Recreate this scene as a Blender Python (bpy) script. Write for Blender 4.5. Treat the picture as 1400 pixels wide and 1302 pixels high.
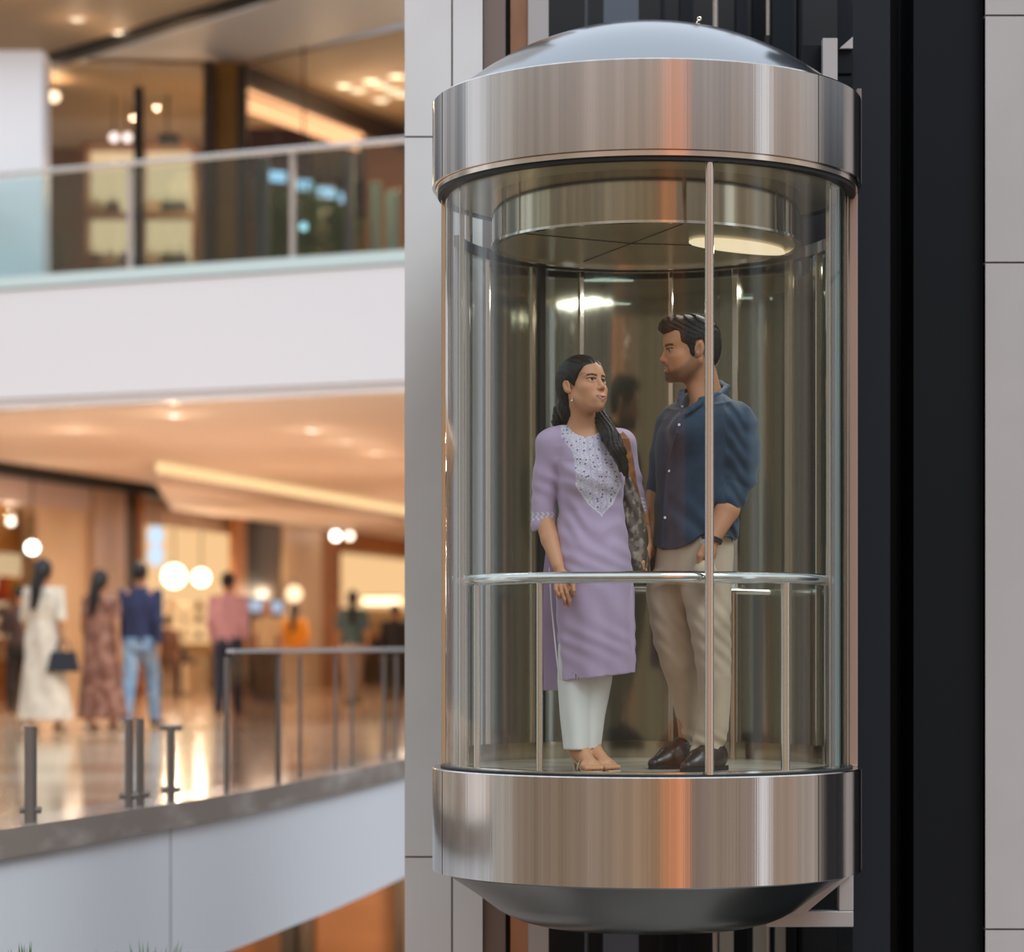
import bpy, math, random
import numpy as np
from math import sin, cos, pi, radians
random.seed(7); rng = np.random.default_rng(7)
for o in list(bpy.data.objects): bpy.data.objects.remove(o)
SC = bpy.context.scene; COL = SC.collection

# ------------------------------------------------------------------ camera
FPX, CXP, HZ = 3500.0, 700.0, 880.0          # focal length in px, principal column, horizon row (1400x1302)
cam = bpy.data.cameras.new('camera'); camo = bpy.data.objects.new('camera', cam); COL.objects.link(camo)
camo.location = (0, 0, 0); camo.rotation_euler = (pi/2, 0, 0)
cam.sensor_fit = 'HORIZONTAL'; cam.sensor_width = 36; cam.lens = FPX/1400*36
cam.shift_y = (HZ-651)/1400; cam.shift_x = 0
cam.dof.use_dof = True; cam.dof.focus_distance = 9.6; cam.dof.aperture_fstop = 1.6
cam.clip_end = 300; SC.camera = camo

# ------------------------------------------------------------------ world: the atrium around the viewer
W = bpy.data.worlds.new('atrium'); SC.world = W; W.use_nodes = True
nt = W.node_tree; N = nt.nodes; L = nt.links; N.clear()
def wn(t, **k):
    n = N.new(t)
    for a, b in k.items(): setattr(n, a, b)
    return n
def wm(op, a, b=None, c=None):
    n = wn('ShaderNodeMath', operation=op)
    for i, v in enumerate((a, b, c)):
        if v is None: continue
        if isinstance(v, (int, float)): n.inputs[i].default_value = v
        else: L.new(v, n.inputs[i])
    return n.outputs[0]
tc = wn('ShaderNodeTexCoord'); sp = wn('ShaderNodeSeparateXYZ'); L.new(tc.outputs['Generated'], sp.inputs[0])
az = wm('ARCTAN2', sp.outputs[0], wm('MULTIPLY', sp.outputs[1], -1.0))
azn = wm('ADD', wm('DIVIDE', az, 2*pi), 0.5)
cr = wn('ShaderNodeValToRGB'); L.new(azn, cr.inputs[0]); cr.color_ramp.interpolation = 'LINEAR'
STOPS = [(-180,(.05,.05,.06)),(-150,(.10,.10,.11)),(-139,(.55,.55,.56)),(-134,(.14,.13,.12)),(-129,(.5,.5,.52)),(-124,(.16,.17,.18)),(-116,(.26,.27,.28)),
 (-111,(.85,.90,.98)),(-104,(.6,.62,.66)),(-99,(1.15,1.18,1.25)),(-95,(.5,.5,.5)),(-80,(.52,.48,.43)),(-76,(.32,.26,.21)),
 (-48,(.30,.225,.17)),(-30,(.42,.33,.27)),(-8,(.42,.30,.21)),(3,(.40,.26,.17)),(8,(.75,.33,.17)),(18,(.95,.40,.22)),(20,(.28,.22,.19)),
 (40,(.38,.30,.25)),(56,(.34,.27,.23)),(59,(.95,.97,1.05)),(64,(.95,.95,1.0)),(66,(.40,.31,.25)),(82,(.45,.35,.29)),(86,(.5,.44,.4)),(97,(.46,.40,.37)),(106,(.035,.035,.04)),(140,(.03,.03,.03)),(179,(.05,.05,.06))]
els = cr.color_ramp.elements
while len(els) > 1: els.remove(els[-1])
for i, (a, c) in enumerate(STOPS):
    p = (a+180)/360
    e = els[0] if i == 0 else els.new(p)
    e.position = p; e.color = (*c, 1)
# fine variation in azimuth (columns, shop fronts, people)
cb = wn('ShaderNodeCombineXYZ'); L.new(wm('MULTIPLY', azn, 90.0), cb.inputs[0]); L.new(wm('MULTIPLY', sp.outputs[2], 1.2), cb.inputs[1])
nz = wn('ShaderNodeTexNoise'); L.new(cb.outputs[0], nz.inputs['Vector']); nz.inputs['Scale'].default_value = 1.0; nz.inputs['Detail'].default_value = 3
vr = wm('ADD', wm('MULTIPLY', nz.outputs[0], 1.5), 0.25)
mixv = wn('ShaderNodeMix', data_type='RGBA', blend_type='MULTIPLY'); mixv.inputs[0].default_value = 1
L.new(cr.outputs[0], mixv.inputs[6]); L.new(vr, mixv.inputs[7])
er = wn('ShaderNodeValToRGB'); L.new(wm('ADD', wm('MULTIPLY', sp.outputs[2], .5), .5), er.inputs[0])
ee = er.color_ramp.elements; ee[0].position = .30; ee[0].color = (.0,.0,.0,1); ee[1].position = .42; ee[1].color = (1,1,1,1)
m1 = wn('ShaderNodeMix', data_type='RGBA'); L.new(er.outputs[0], m1.inputs[0]); m1.inputs[6].default_value = (.07,.07,.065,1); L.new(mixv.outputs[2], m1.inputs[7])
er2 = wn('ShaderNodeValToRGB'); L.new(sp.outputs[2], er2.inputs[0]); e2 = er2.color_ramp.elements
e2[0].position = .16; e2[0].color = (0,0,0,1); e2[1].position = .46; e2[1].color = (1,1,1,1)
m2 = wn('ShaderNodeMix', data_type='RGBA'); L.new(er2.outputs[0], m2.inputs[0]); L.new(m1.outputs[2], m2.inputs[6]); m2.inputs[7].default_value = (1.0,1.10,1.25,1)
bg = wn('ShaderNodeBackground'); L.new(m2.outputs[2], bg.inputs[0]); bg.inputs[1].default_value = 1.0
wo = wn('ShaderNodeOutputWorld'); L.new(bg.outputs[0], wo.inputs[0])

# soft daylight coming down through the atrium roof
sun = bpy.data.lights.new('skylight', 'SUN'); sun.energy = 2.2; sun.angle = radians(30); sun.color = (.82,.92,1.0)
so = bpy.data.objects.new('skylight', sun); COL.objects.link(so)
so.rotation_euler = (radians(38), 0, radians(36))
SC.view_settings.view_transform = 'Standard'; SC.view_settings.look = 'None'
SC.view_settings.exposure = 0.0; SC.view_settings.gamma = 1; SC.view_settings.use_curve_mapping = False

# ------------------------------------------------------------------ helpers
def P(px, py, Y): return np.array(((px-CXP)*Y/FPX, Y, (HZ-py)*Y/FPX))
def PZ(px, py, Z):
    Y = Z*FPX/(HZ-py); return np.array(((px-CXP)*Y/FPX, Y, Z))
def X_(px, Y): return (px-CXP)*Y/FPX
def Z_(py, Y): return (HZ-py)*Y/FPX

class MB:
    def __init__(s): s.v = []; s.f = []
    def add(s, vs, fs):
        n = len(s.v); s.v += [tuple(float(c) for c in v) for v in vs]; s.f += [tuple(i+n for i in f) for f in fs]; return s
    def hexa(s, c):   # 8 corners: bottom 4 (ccw), top 4
        return s.add(c, [(3,2,1,0),(4,5,6,7),(0,1,5,4),(1,2,6,5),(2,3,7,6),(3,0,4,7)])
    def box(s, a, b):
        x0,y0,z0 = a; x1,y1,z1 = b
        return s.hexa([(x0,y0,z0),(x1,y0,z0),(x1,y1,z0),(x0,y1,z0),(x0,y0,z1),(x1,y0,z1),(x1,y1,z1),(x0,y1,z1)])
    def prism(s, pts, z0, z1):
        n = len(pts); v = [(p[0],p[1],z0) for p in pts]+[(p[0],p[1],z1) for p in pts]
        return s.add(v, [tuple(range(n))[::-1], tuple(range(n,2*n))]+[(i,(i+1)%n,n+(i+1)%n,n+i) for i in range(n)])
    def ext(s, poly, d):   # planar polygon (3D) extruded along vector d
        n = len(poly); poly = [np.array(p, float) for p in poly]; d = np.array(d, float)
        return s.add(poly+[p+d for p in poly], [tuple(range(n)), tuple(range(n,2*n))[::-1]]+[(i,n+i,n+(i+1)%n,(i+1)%n) for i in range(n)])
    def tube(s, path, r, seg=12, closed=False, cap=True):
        path = [np.array(p, float) for p in path]; n = len(path); rs = r if hasattr(r,'__len__') else [r]*n
        vs = []; up = None
        for i, p in enumerate(path):
            a = path[(i-1) % n] if (i > 0 or closed) else p; b = path[(i+1) % n] if (i < n-1 or closed) else p
            t = b-a; t /= (np.linalg.norm(t)+1e-12)
            if up is None:
                up = np.array((0,0,1.)) if abs(t[2]) < .9 else np.array((1.,0,0))
            u = np.cross(t, up); u /= np.linalg.norm(u); w = np.cross(u, t); up = w
            for k in range(seg):
                q = 2*pi*k/seg; vs.append(p+rs[i]*(u*cos(q)+w*sin(q)))
        fs = []
        for i in range(n if closed else n-1):
            j = (i+1) % n
            for k in range(seg): fs.append((i*seg+k, i*seg+(k+1)%seg, j*seg+(k+1)%seg, j*seg+k))
        if cap and not closed: fs += [tuple(range(seg))[::-1], tuple(range((n-1)*seg, n*seg))]
        return s.add(vs, fs)
    def lathe(s, prof, c, a0=0, a1=360, seg=96, closed_prof=False):
        # angle measured from -Y (towards camera) turning to +X
        full = abs(a1-a0) >= 359.9; n = len(prof); m = seg if full else seg+1; vs = []
        for i in range(m):
            a = radians(a0+(a1-a0)*i/seg)
            for r, z in prof: vs.append((c[0]+r*sin(a), c[1]-r*cos(a), c[2]+z))
        fs = []
        for i in range(seg):
            j = (i+1) % m
            for k in range(n if closed_prof else n-1):
                k2 = (k+1) % n; fs.append((i*n+k, j*n+k, j*n+k2, i*n+k2))
        if not full and closed_prof: fs += [tuple(range(n)), tuple(range((m-1)*n, m*n))[::-1]]
        return s.add(vs, fs)
    def ball(s, c, r, seg=16, rings=10):
        r = r if hasattr(r,'__len__') else (r,r,r); vs = [(c[0],c[1],c[2]+r[2])]
        for i in range(1, rings):
            t = pi*i/rings
            for k in range(seg):
                q = 2*pi*k/seg; vs.append((c[0]+r[0]*sin(t)*cos(q), c[1]+r[1]*sin(t)*sin(q), c[2]+r[2]*cos(t)))
        vs.append((c[0],c[1],c[2]-r[2])); fs = []
        for k in range(seg): fs.append((0, 1+k, 1+(k+1)%seg))
        for i in range(rings-2):
            for k in range(seg):
                a = 1+i*seg; fs.append((a+k, a+seg+k, a+seg+(k+1)%seg, a+(k+1)%seg))
        a = 1+(rings-2)*seg
        for k in range(seg): fs.append((a+k, len(vs)-1, a+(k+1)%seg))
        return s.add(vs, fs)

def base(o):
    v = np.zeros(3)
    while o is not None: v = v+np.array(o.location); o = o.parent
    return v
def tag(o, label=None, cat=None, group=None, kind=None):
    if label: o['label'] = label
    if cat: o['category'] = cat
    if group: o['group'] = group
    if kind: o['kind'] = kind
    return o
def thing(name, loc, label, cat, group=None):
    o = bpy.data.objects.new(name, None); o.empty_display_size = .1; COL.objects.link(o); o.location = tuple(float(c) for c in loc)
    return tag(o, label, cat, group)
def obj(name, mb, mat, parent=None, smooth=False, bevel=0, label=None):
    """geometry given in world coordinates; becomes ONE mesh object (origin at parent's base or at its own foot)"""
    v = np.array(mb.v, float)
    b = base(parent) if parent is not None else np.array(((v[:,0].min()+v[:,0].max())/2, (v[:,1].min()+v[:,1].max())/2, v[:,2].min()))
    me = bpy.data.meshes.new(name); me.from_pydata((v-b).tolist(), [], mb.f); me.update()
    o = bpy.data.objects.new(name, me); COL.objects.link(o)
    if parent is not None: o.parent = parent
    else: o.location = tuple(b)
    me.materials.append(mat)
    if smooth:
        me.polygons.foreach_set('use_smooth', [True]*len(me.polygons))
        try: me.set_sharp_from_angle(angle=radians(38))
        except Exception: pass
    if bevel:
        m = o.modifiers.new('bevel','BEVEL'); m.width = bevel; m.segments = 2; m.limit_method = 'ANGLE'
    if label: o['label'] = label
    return o
def struct(name, mb, mat, **k):
    o = obj(name, mb, mat, **k); o['kind'] = 'structure'; return o
def dup(root, dloc, label, group=None):
    def cp(o, par):
        c = o.copy(); COL.objects.link(c); c.parent = par
        for ch in o.children: cp(ch, c)
        return c
    r = cp(root, None); r.location = tuple(np.array(root.location)+np.array(dloc)); r['label'] = label
    if group: r['group'] = group
    return r

# ------------------------------------------------------------------ materials
def mat(name, col, rough=.5, metal=0, emit=None, es=0, spec=.5, noise=None, bump=None, coat=0, sheen=0, trans=0, attr=False, sss=0):
    """noise=(scale xyz, colour2, lo, hi)   bump=(scale xyz, strength, distance)"""
    m = bpy.data.materials.new(name); m.use_nodes = True; t = m.node_tree; b = t.nodes['Principled BSDF']
    b.inputs['Base Color'].default_value = (*col, 1); b.inputs['Roughness'].default_value = rough; b.inputs['Metallic'].default_value = metal
    b.inputs['Specular IOR Level'].default_value = spec; b.inputs['Coat Weight'].default_value = coat; b.inputs['Sheen Weight'].default_value = sheen
    if sss: b.inputs['Subsurface Weight'].default_value = sss; b.inputs['Subsurface Radius'].default_value = (.01,.004,.002)
    if emit: b.inputs['Emission Color'].default_value = (*emit, 1); b.inputs['Emission Strength'].default_value = es
    def tex(scale, detail=4):
        tcn = t.nodes.new('ShaderNodeTexCoord'); mp = t.nodes.new('ShaderNodeMapping'); mp.inputs['Scale'].default_value = scale
        n = t.nodes.new('ShaderNodeTexNoise'); n.inputs['Scale'].default_value = 1; n.inputs['Detail'].default_value = detail
        t.links.new(tcn.outputs['Object'], mp.inputs[0]); t.links.new(mp.outputs[0], n.inputs['Vector']); return n
    if attr:
        a = t.nodes.new('ShaderNodeAttribute'); a.attribute_name = 'Col'; t.links.new(a.outputs['Color'], b.inputs['Base Color'])
    if noise:
        n = tex(noise[0]); r = t.nodes.new('ShaderNodeValToRGB'); t.links.new(n.outputs[0], r.inputs[0])
        r.color_ramp.elements[0].position = noise[2]; r.color_ramp.elements[1].position = noise[3]
        r.color_ramp.elements[0].color = (*col,1); r.color_ramp.elements[1].color = (*noise[1],1); t.links.new(r.outputs[0], b.inputs['Base Color'])
    if bump:
        n = tex(bump[0]); bp = t.nodes.new('ShaderNodeBump'); bp.inputs['Strength'].default_value = bump[1]; bp.inputs['Distance'].default_value = bump[2]
        t.links.new(n.outputs[0], bp.inputs['Height']); t.links.new(bp.outputs[0], b.inputs['Normal'])
    return m
def emis(name, col, s, noise=None):
    m = bpy.data.materials.new(name); m.use_nodes = True; t = m.node_tree; t.nodes.clear()
    e = t.nodes.new('ShaderNodeEmission'); e.inputs[0].default_value = (*col,1); e.inputs[1].default_value = s
    o = t.nodes.new('ShaderNodeOutputMaterial'); t.links.new(e.outputs[0], o.inputs[0]); return m
def glass(name, tint, gl=.05, rough=0.0, gcol=(1,1,1), pw=4.0, top=1.0, bump=None):
    """sheet glass: clear straight-through tint plus mirror reflection growing towards grazing"""
    m = bpy.data.materials.new(name); m.use_nodes = True; t = m.node_tree; t.nodes.clear()
    lw = t.nodes.new('ShaderNodeLayerWeight'); lw.inputs[0].default_value = .5
    p = t.nodes.new('ShaderNodeMath'); p.operation = 'POWER'; t.links.new(lw.outputs['Facing'], p.inputs[0]); p.inputs[1].default_value = pw
    a = t.nodes.new('ShaderNodeMath'); a.operation = 'MULTIPLY_ADD'; t.links.new(p.outputs[0], a.inputs[0]); a.inputs[1].default_value = top-gl; a.inputs[2].default_value = gl
    tr = t.nodes.new('ShaderNodeBsdfTransparent'); tr.inputs[0].default_value = (*tint,1)
    g = t.nodes.new('ShaderNodeBsdfGlossy'); g.inputs['Roughness'].default_value = rough; g.inputs[0].default_value = (*gcol,1)
    if bump:
        tcn = t.nodes.new('ShaderNodeTexCoord'); mp = t.nodes.new('ShaderNodeMapping'); mp.inputs['Scale'].default_value = bump[0]
        n = t.nodes.new('ShaderNodeTexNoise'); n.inputs['Scale'].default_value = 1; bp = t.nodes.new('ShaderNodeBump'); bp.inputs['Strength'].default_value = bump[1]; bp.inputs['Distance'].default_value = bump[2]
        t.links.new(tcn.outputs['Object'], mp.inputs[0]); t.links.new(mp.outputs[0], n.inputs['Vector']); t.links.new(n.outputs[0], bp.inputs['Height']); t.links.new(bp.outputs[0], g.inputs['Normal'])
    mx = t.nodes.new('ShaderNodeMixShader'); t.links.new(a.outputs[0], mx.inputs[0]); t.links.new(tr.outputs[0], mx.inputs[1]); t.links.new(g.outputs[0], mx.inputs[2])
    o = t.nodes.new('ShaderNodeOutputMaterial'); t.links.new(mx.outputs[0], o.inputs[0]); return m

STEEL = mat('brushed_steel', (.68,.64,.605), .11, 1, noise=((30,30,.12),(.57,.535,.50),.35,.65), bump=((130,130,.2),.035,.01))
STEEL_S = mat('satin_steel', (.36,.38,.40), .16, 1)
BOWL = mat('dark_steel', (.28,.29,.285), .26, 1)
CHROME = mat('chrome', (.82,.80,.77), .10, 1)
BRONZE = mat('warm_steel', (.75,.66,.56), .16, 1)
DRUM = mat('bronze_steel', (.56,.49,.38), .10, 1, noise=((25,25,.2),(.40,.36,.29),.35,.65))
CEILM = mat('gold_ceiling', (.66,.53,.31), .28, .5, noise=((2,2,2),(.50,.40,.23),.3,.7))
GLASS = glass('curved_glass', (.945,.967,.957), .017, 0, pw=3.0, top=.9)
GLASSB = glass('rear_glass', (.52,.54,.48), .24, .09, (.88,.90,.80), pw=3.0, top=.8, bump=((7,7,.35),.10,.02))
GLASSE = mat('glass_edge', (.12,.28,.26), .1, 0, spec=1)
GLASSR = glass('railing_glass', (.88,.86,.84), .04, 0, pw=7, top=.5)
GLASSL = glass('low_clear_glass', (.96,.97,.96), .02, 0, pw=10, top=.3)
GLASSU = glass('upper_railing_glass', (.85,.93,.93), .06, 0, pw=3.5)
GLASSG = glass('grey_railing_glass', (.66,.62,.59), .10, 0, pw=6, top=.5)
GLASSS = glass('shopfront_glass', (.86,.84,.80), .06, 0)
STONE = mat('pale_stone', (.70,.67,.64), .45, noise=((2,2,2),(.64,.61,.585),.3,.7))
STONEW = mat('warm_stone', (.46,.42,.40), .45, noise=((2,2,2),(.42,.385,.365),.3,.7))
JAMB = mat('door_jamb_metal', (.34,.25,.20), .3, .35)
JOINT = mat('joint', (.18,.16,.14), .8)
SLATE = mat('slate_metal', (.006,.007,.009), .55, 0, spec=.15)
SLATE2 = mat('slate_blue_metal', (.011,.014,.019), .5, 0, spec=.2)
BLACK = mat('black', (.004,.004,.005), .5)
GREY = mat('grey_column', (.10,.12,.15), .4, .1)
COPPER = mat('copper_panel', (.45,.26,.17), .25, .8, noise=((3,3,1.2),(.25,.15,.10),.35,.65))
BROWNP = mat('brown_reveal', (.20,.15,.13), .4, .3)
LIGHTP = mat('light_panel', (.42,.40,.39), .35, .3)
WHITE = mat('white_fascia', (.84,.85,.88), .35)
WHITE2 = mat('white_reveal', (.66,.82,.82), .25)
SHADOWGAP = mat('shadow_gap', (.32,.30,.30), .7)
MARBLE = mat('brown_marble', (.33,.27,.23), .15, noise=((1.6,1.6,4),(.60,.53,.48),.52,.78))
FLOORM = mat('floor_marble', (.50,.31,.19), .10, noise=((.35,.8,1),(.72,.52,.36),.4,.62))
CEILW = mat('peach_ceiling', (.76,.66,.58), .7)
CEILB = mat('tan_ceiling', (.50,.34,.20), .6)
CEILC = mat('white_bulkhead', (.72,.62,.54), .5)
DARKB = mat('dark_brown', (.035,.022,.016), .4)
WOOD = mat('orange_wood', (.42,.17,.05), .4, noise=((2,2,12),(.30,.11,.03),.4,.6))
BEIGEW = mat('beige_panel', (.62,.46,.30), .45, noise=((.6,.6,.8),(.52,.37,.22),.4,.6))
TAUPE = mat('taupe_stone', (.46,.33,.25), .4, noise=((1,1,.4),(.38,.27,.20),.4,.6))
LILAC = mat('lilac_header', (.50,.40,.38), .5)
CREAM = mat('cream_shelf', (.75,.62,.42), .5)
GOLDW = mat('golden_wall', (.50,.27,.08), .5)
SHOPW = mat('shop_wall', (.62,.42,.22), .6)
HOTW = emis('lamp_warm', (1,.80,.52), 9)
HOTN = emis('lamp_white', (1,.93,.82), 8)
COVE = emis('cove_light', (1,.66,.33), 1.25)
PANELW = emis('backlit_panel', (1,.62,.30), .95)  # shop lighting put into the back walls as glow
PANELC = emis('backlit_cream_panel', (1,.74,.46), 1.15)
BLUEL = emis('blue_screen', (.45,.75,1.0), 1.1)
COOLP = emis('cool_panel', (.80,.95,1.0), 2.6)
SIGNB = emis('sign_blue_white', (.62,.80,1.0), 1.1)
SKIN = mat('skin', (.5,.25,.15), .48, attr=True, sss=.0, spec=.35)
HAIR = mat('black_hair', (.010,.008,.007), .48, spec=.35, bump=((60,60,18),.8,.004))
HAIRM = mat('dark_hair', (.014,.011,.009), .55, spec=.3, bump=((90,60,120),1.0,.004))
EYEW = mat('eye_white', (.50,.46,.43), .35); IRIS = mat('iris', (.012,.006,.004), .35, spec=.3); TEETH = mat('teeth', (.80,.76,.70), .25)
NAVY = mat('navy_cotton', (.009,.030,.064), .75, sheen=.15, noise=((30,30,30),(.014,.040,.078),.35,.7), bump=((350,350,350),.25,.001))
KHAKI = mat('khaki_cotton', (.52,.39,.275), .8, sheen=.1, noise=((10,10,6),(.47,.35,.25),.4,.65), bump=((300,300,300),.2,.001))
WHITEC = mat('white_cotton', (.76,.74,.70), .8, bump=((14,14,3),.3,.01))
SHOEB = mat('brown_leather', (.035,.018,.014), .28)
SANDAL = mat('beige_sandal', (.52,.38,.26), .4)
TANL = mat('tan_leather', (.42,.17,.05), .5, noise=((30,30,30),(.25,.09,.03),.4,.6))
BUTTON = mat('pearl_button', (.85,.85,.82), .25)
WATCH = mat('watch_strap', (.01,.012,.02), .35)

# ------------------------------------------------------------------ signed-distance modelling
def smin(a, b, k):
    if k <= 0: return np.minimum(a, b)
    h = np.maximum(k-np.abs(a-b), 0)/k
    return np.minimum(a, b)-h*h*k*.25
V = lambda *a: np.array(a, float)
class Ops:
    def __init__(s): s.l = []
    def cap(s, a, b, ra, rb=None, k=.02, m='+'):
        a = np.array(a, float); b = np.array(b, float); rb = ra if rb is None else rb; r = max(ra, rb)
        def f(X,Y,Z, a=a, b=b, ra=ra, rb=rb):
            d = b-a; dd = max(d@d, 1e-12); x = X-a[0]; y = Y-a[1]; z = Z-a[2]
            t = np.clip((x*d[0]+y*d[1]+z*d[2])/dd, 0, 1)
            return np.sqrt((x-t*d[0])**2+(y-t*d[1])**2+(z-t*d[2])**2)-(ra+(rb-ra)*t)
        s.l.append((m, f, np.minimum(a,b)-r, np.maximum(a,b)+r, k)); return s
    def ell(s, c, r, R=None, k=.02, m='+'):
        c = np.array(c, float); r = np.array(r, float); R = np.eye(3) if R is None else R
        def f(X,Y,Z, c=c, r=r, R=R):
            x = X-c[0]; y = Y-c[1]; z = Z-c[2]
            u = (x*R[0,0]+y*R[1,0]+z*R[2,0]); v = (x*R[0,1]+y*R[1,1]+z*R[2,1]); w = (x*R[0,2]+y*R[1,2]+z*R[2,2])
            k0 = np.sqrt((u/r[0])**2+(v/r[1])**2+(w/r[2])**2); k1 = np.sqrt((u/r[0]**2)**2+(v/r[1]**2)**2+(w/r[2]**2)**2)+1e-9
            return k0*(k0-1)/k1
        e = np.sqrt(((R*r)**2).sum(1)); s.l.append((m, f, c-e, c+e, k)); return s
    def chain(s, pts, rs, k=.02, m='+'):
        for i in range(len(pts)-1): s.cap(pts[i], pts[i+1], rs[i], rs[i+1], k=k if i == 0 else .008, m=m)
        return s
    def col(s, rows, yaw=0, k=.02, n=2.3, m='+', fold=None):
        """rows: (z, cx, cy, r_lateral, r_depth) bottom to top; yaw turns the lateral axis"""
        A = np.array(sorted(rows)); cy_, sy_ = cos(yaw), sin(yaw)
        def f(X,Y,Z, A=A):
            g = lambda i: np.interp(Z, A[:,0], A[:,i])
            x = X-g(1); y = Y-g(2); u = x*cy_+y*sy_; v = -x*sy_+y*cy_; ra = g(3); rb = g(4)
            q = (np.abs(u/ra)**n+np.abs(v/rb)**n)**(1/n)
            d = (q-1)*np.minimum(ra, rb)
            if fold is not None: d = d+fold(X,Y,Z,np.arctan2(v/rb,u/ra))
            return np.maximum(np.maximum(d, A[0,0]-Z), Z-A[-1,0])
        R = A[:,3:5].max()*1.05
        s.l.append((m, f, V(A[:,1].min()-R, A[:,2].min()-R, A[0,0]), V(A[:,1].max()+R, A[:,2].max()+R, A[-1,0]), k)); return s
    def cut(s, f): s.l.append(('i', f, None, None, 0)); return s      # keep where f<0
    def disp(s, f): s.l.append(('d', f, None, None, 0)); return s
    def bounds(s, pad=.02):
        lo = np.min([l[2] for l in s.l if l[0] == '+'], 0)-pad; hi = np.max([l[3] for l in s.l if l[0] == '+'], 0)+pad; return lo, hi

def surface_nets(D, lo, h):
    S = D < 0
    c = [S[i:S.shape[0]-1+i, j:S.shape[1]-1+j, k:S.shape[2]-1+k] for i in (0,1) for j in (0,1) for k in (0,1)]
    cnt = sum(x.astype(np.int8) for x in c); act = (cnt > 0) & (cnt < 8)
    I = np.argwhere(act); idm = -np.ones(act.shape, np.int64); idm[act] = np.arange(len(I))
    offs = np.array([(i,j,k) for i in (0,1) for j in (0,1) for k in (0,1)])
    val = np.stack([D[I[:,0]+o[0], I[:,1]+o[1], I[:,2]+o[2]] for o in offs], 1)
    acc = np.zeros((len(I),3)); num = np.zeros(len(I))
    for a in range(8):
        for b in range(a+1, 8):
            if np.abs(offs[a]-offs[b]).sum() != 1: continue
            va, vb = val[:,a], val[:,b]; mk = (va < 0) != (vb < 0)
            t = np.where(mk, va/np.where(mk, va-vb, 1), 0)
            acc += np.where(mk[:,None], offs[a]+(offs[b]-offs[a])*t[:,None], 0); num += mk
    Vt = (I+acc/num[:,None])*h+lo
    F = []
    for ax in range(3):
        sl0 = [slice(None)]*3; sl1 = [slice(None)]*3; sl0[ax] = slice(0,-1); sl1[ax] = slice(1,None)
        s0 = S[tuple(sl0)]; s1 = S[tuple(sl1)]; E = np.argwhere(s0 != s1); flip = s0[tuple(E.T)]
        b, c_ = [(1,2),(2,0),(0,1)][ax]
        ok = (E[:,b] > 0) & (E[:,c_] > 0) & (E[:,b] < D.shape[b]-1) & (E[:,c_] < D.shape[c_]-1); E = E[ok]; flip = flip[ok]
        def cell(db, dc):
            q = E.copy(); q[:,b] += db; q[:,c_] += dc; return idm[tuple(q.T)]
        q = np.stack([cell(-1,-1), cell(0,-1), cell(0,0), cell(-1,0)], 1)
        q[~flip] = q[~flip][:, ::-1]; F.append(q)
    return Vt, np.concatenate(F)

def ev(ops, lo, hi, h):
    lo = np.array(lo, float); hi = np.array(hi, float)
    ax = [np.arange(lo[i], hi[i]+h, h) for i in range(3)]
    G = np.meshgrid(*ax, indexing='ij', sparse=True); sh = tuple(len(a) for a in ax)
    D = np.full(sh, .08)
    for m, f, a, b, k in ops.l:
        if m in 'id':
            r = f(*G); D = np.maximum(D, r) if m == 'i' else D+r; continue
        mg = .03+k; sl = []
        for i in range(3):
            i0 = int(np.searchsorted(ax[i], a[i]-mg)); i1 = int(np.searchsorted(ax[i], b[i]+mg)); sl.append(slice(i0, i1))
        if any(q.stop <= q.start for q in sl): continue
        g = (G[0][sl[0]], G[1][:, sl[1]], G[2][:, :, sl[2]]); d = f(*g); t = tuple(sl)
        D[t] = smin(D[t], d, k) if m == '+' else -smin(-D[t], d, k)
    return D
def sdf_obj(name, ops, mat_, parent, h=.006, regions=None, colf=None, label=None, smooth_it=0):
    vs = []; fs = []; n = 0
    for (lo, hi, hh) in (regions or [(*ops.bounds(), h)]):
        D = ev(ops, lo, hi, hh)
        if not (D < 0).any(): continue
        v, f = surface_nets(D, np.array(lo, float), hh)
        vs.append(v); fs.append(f+n); n += len(v)
    v = np.concatenate(vs); f = np.concatenate(fs); b = base(parent)
    me = bpy.data.meshes.new(name); me.vertices.add(len(v)); me.vertices.foreach_set('co', (v-b).astype(np.float32).ravel())
    me.loops.add(f.size); me.loops.foreach_set('vertex_index', f.ravel().astype(np.int32)); me.polygons.add(len(f))
    me.polygons.foreach_set('loop_start', np.arange(0, f.size, 4, dtype=np.int32)); me.polygons.foreach_set('loop_total', np.full(len(f), 4, np.int32))
    me.polygons.foreach_set('use_smooth', np.ones(len(f), bool)); me.update(calc_edges=True); me.validate()
    if colf is not None:
        at = me.attributes.new('Col', 'FLOAT_COLOR', 'POINT'); c = np.ones((len(v),4), np.float32); c[:,:3] = colf(v); at.data.foreach_set('color', c.ravel())
    me.materials.append(mat_); o = bpy.data.objects.new(name, me); COL.objects.link(o); o.parent = parent
    if smooth_it:
        s = o.modifiers.new('smooth','SMOOTH'); s.iterations = smooth_it; s.factor = .5
    if label: o['label'] = label
    return o
def dens(ops, box, h): return (box[0], box[1], h)


# ================================================================== SETTING
def qbox(mb, px0, px1, py0, py1, Y, th):
    return mb.box((X_(px0,Y), Y, Z_(py1,Y)), (X_(px1,Y), Y+th, Z_(py0,Y)))
def strip(name, px0, px1, Y, m, th=.3, z0=-3.2, z1=3.2, **k):
    return struct(name, MB().box((X_(px0,Y), Y, z0), (X_(px1,Y), Y+th, z1)), m, **k)
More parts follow.
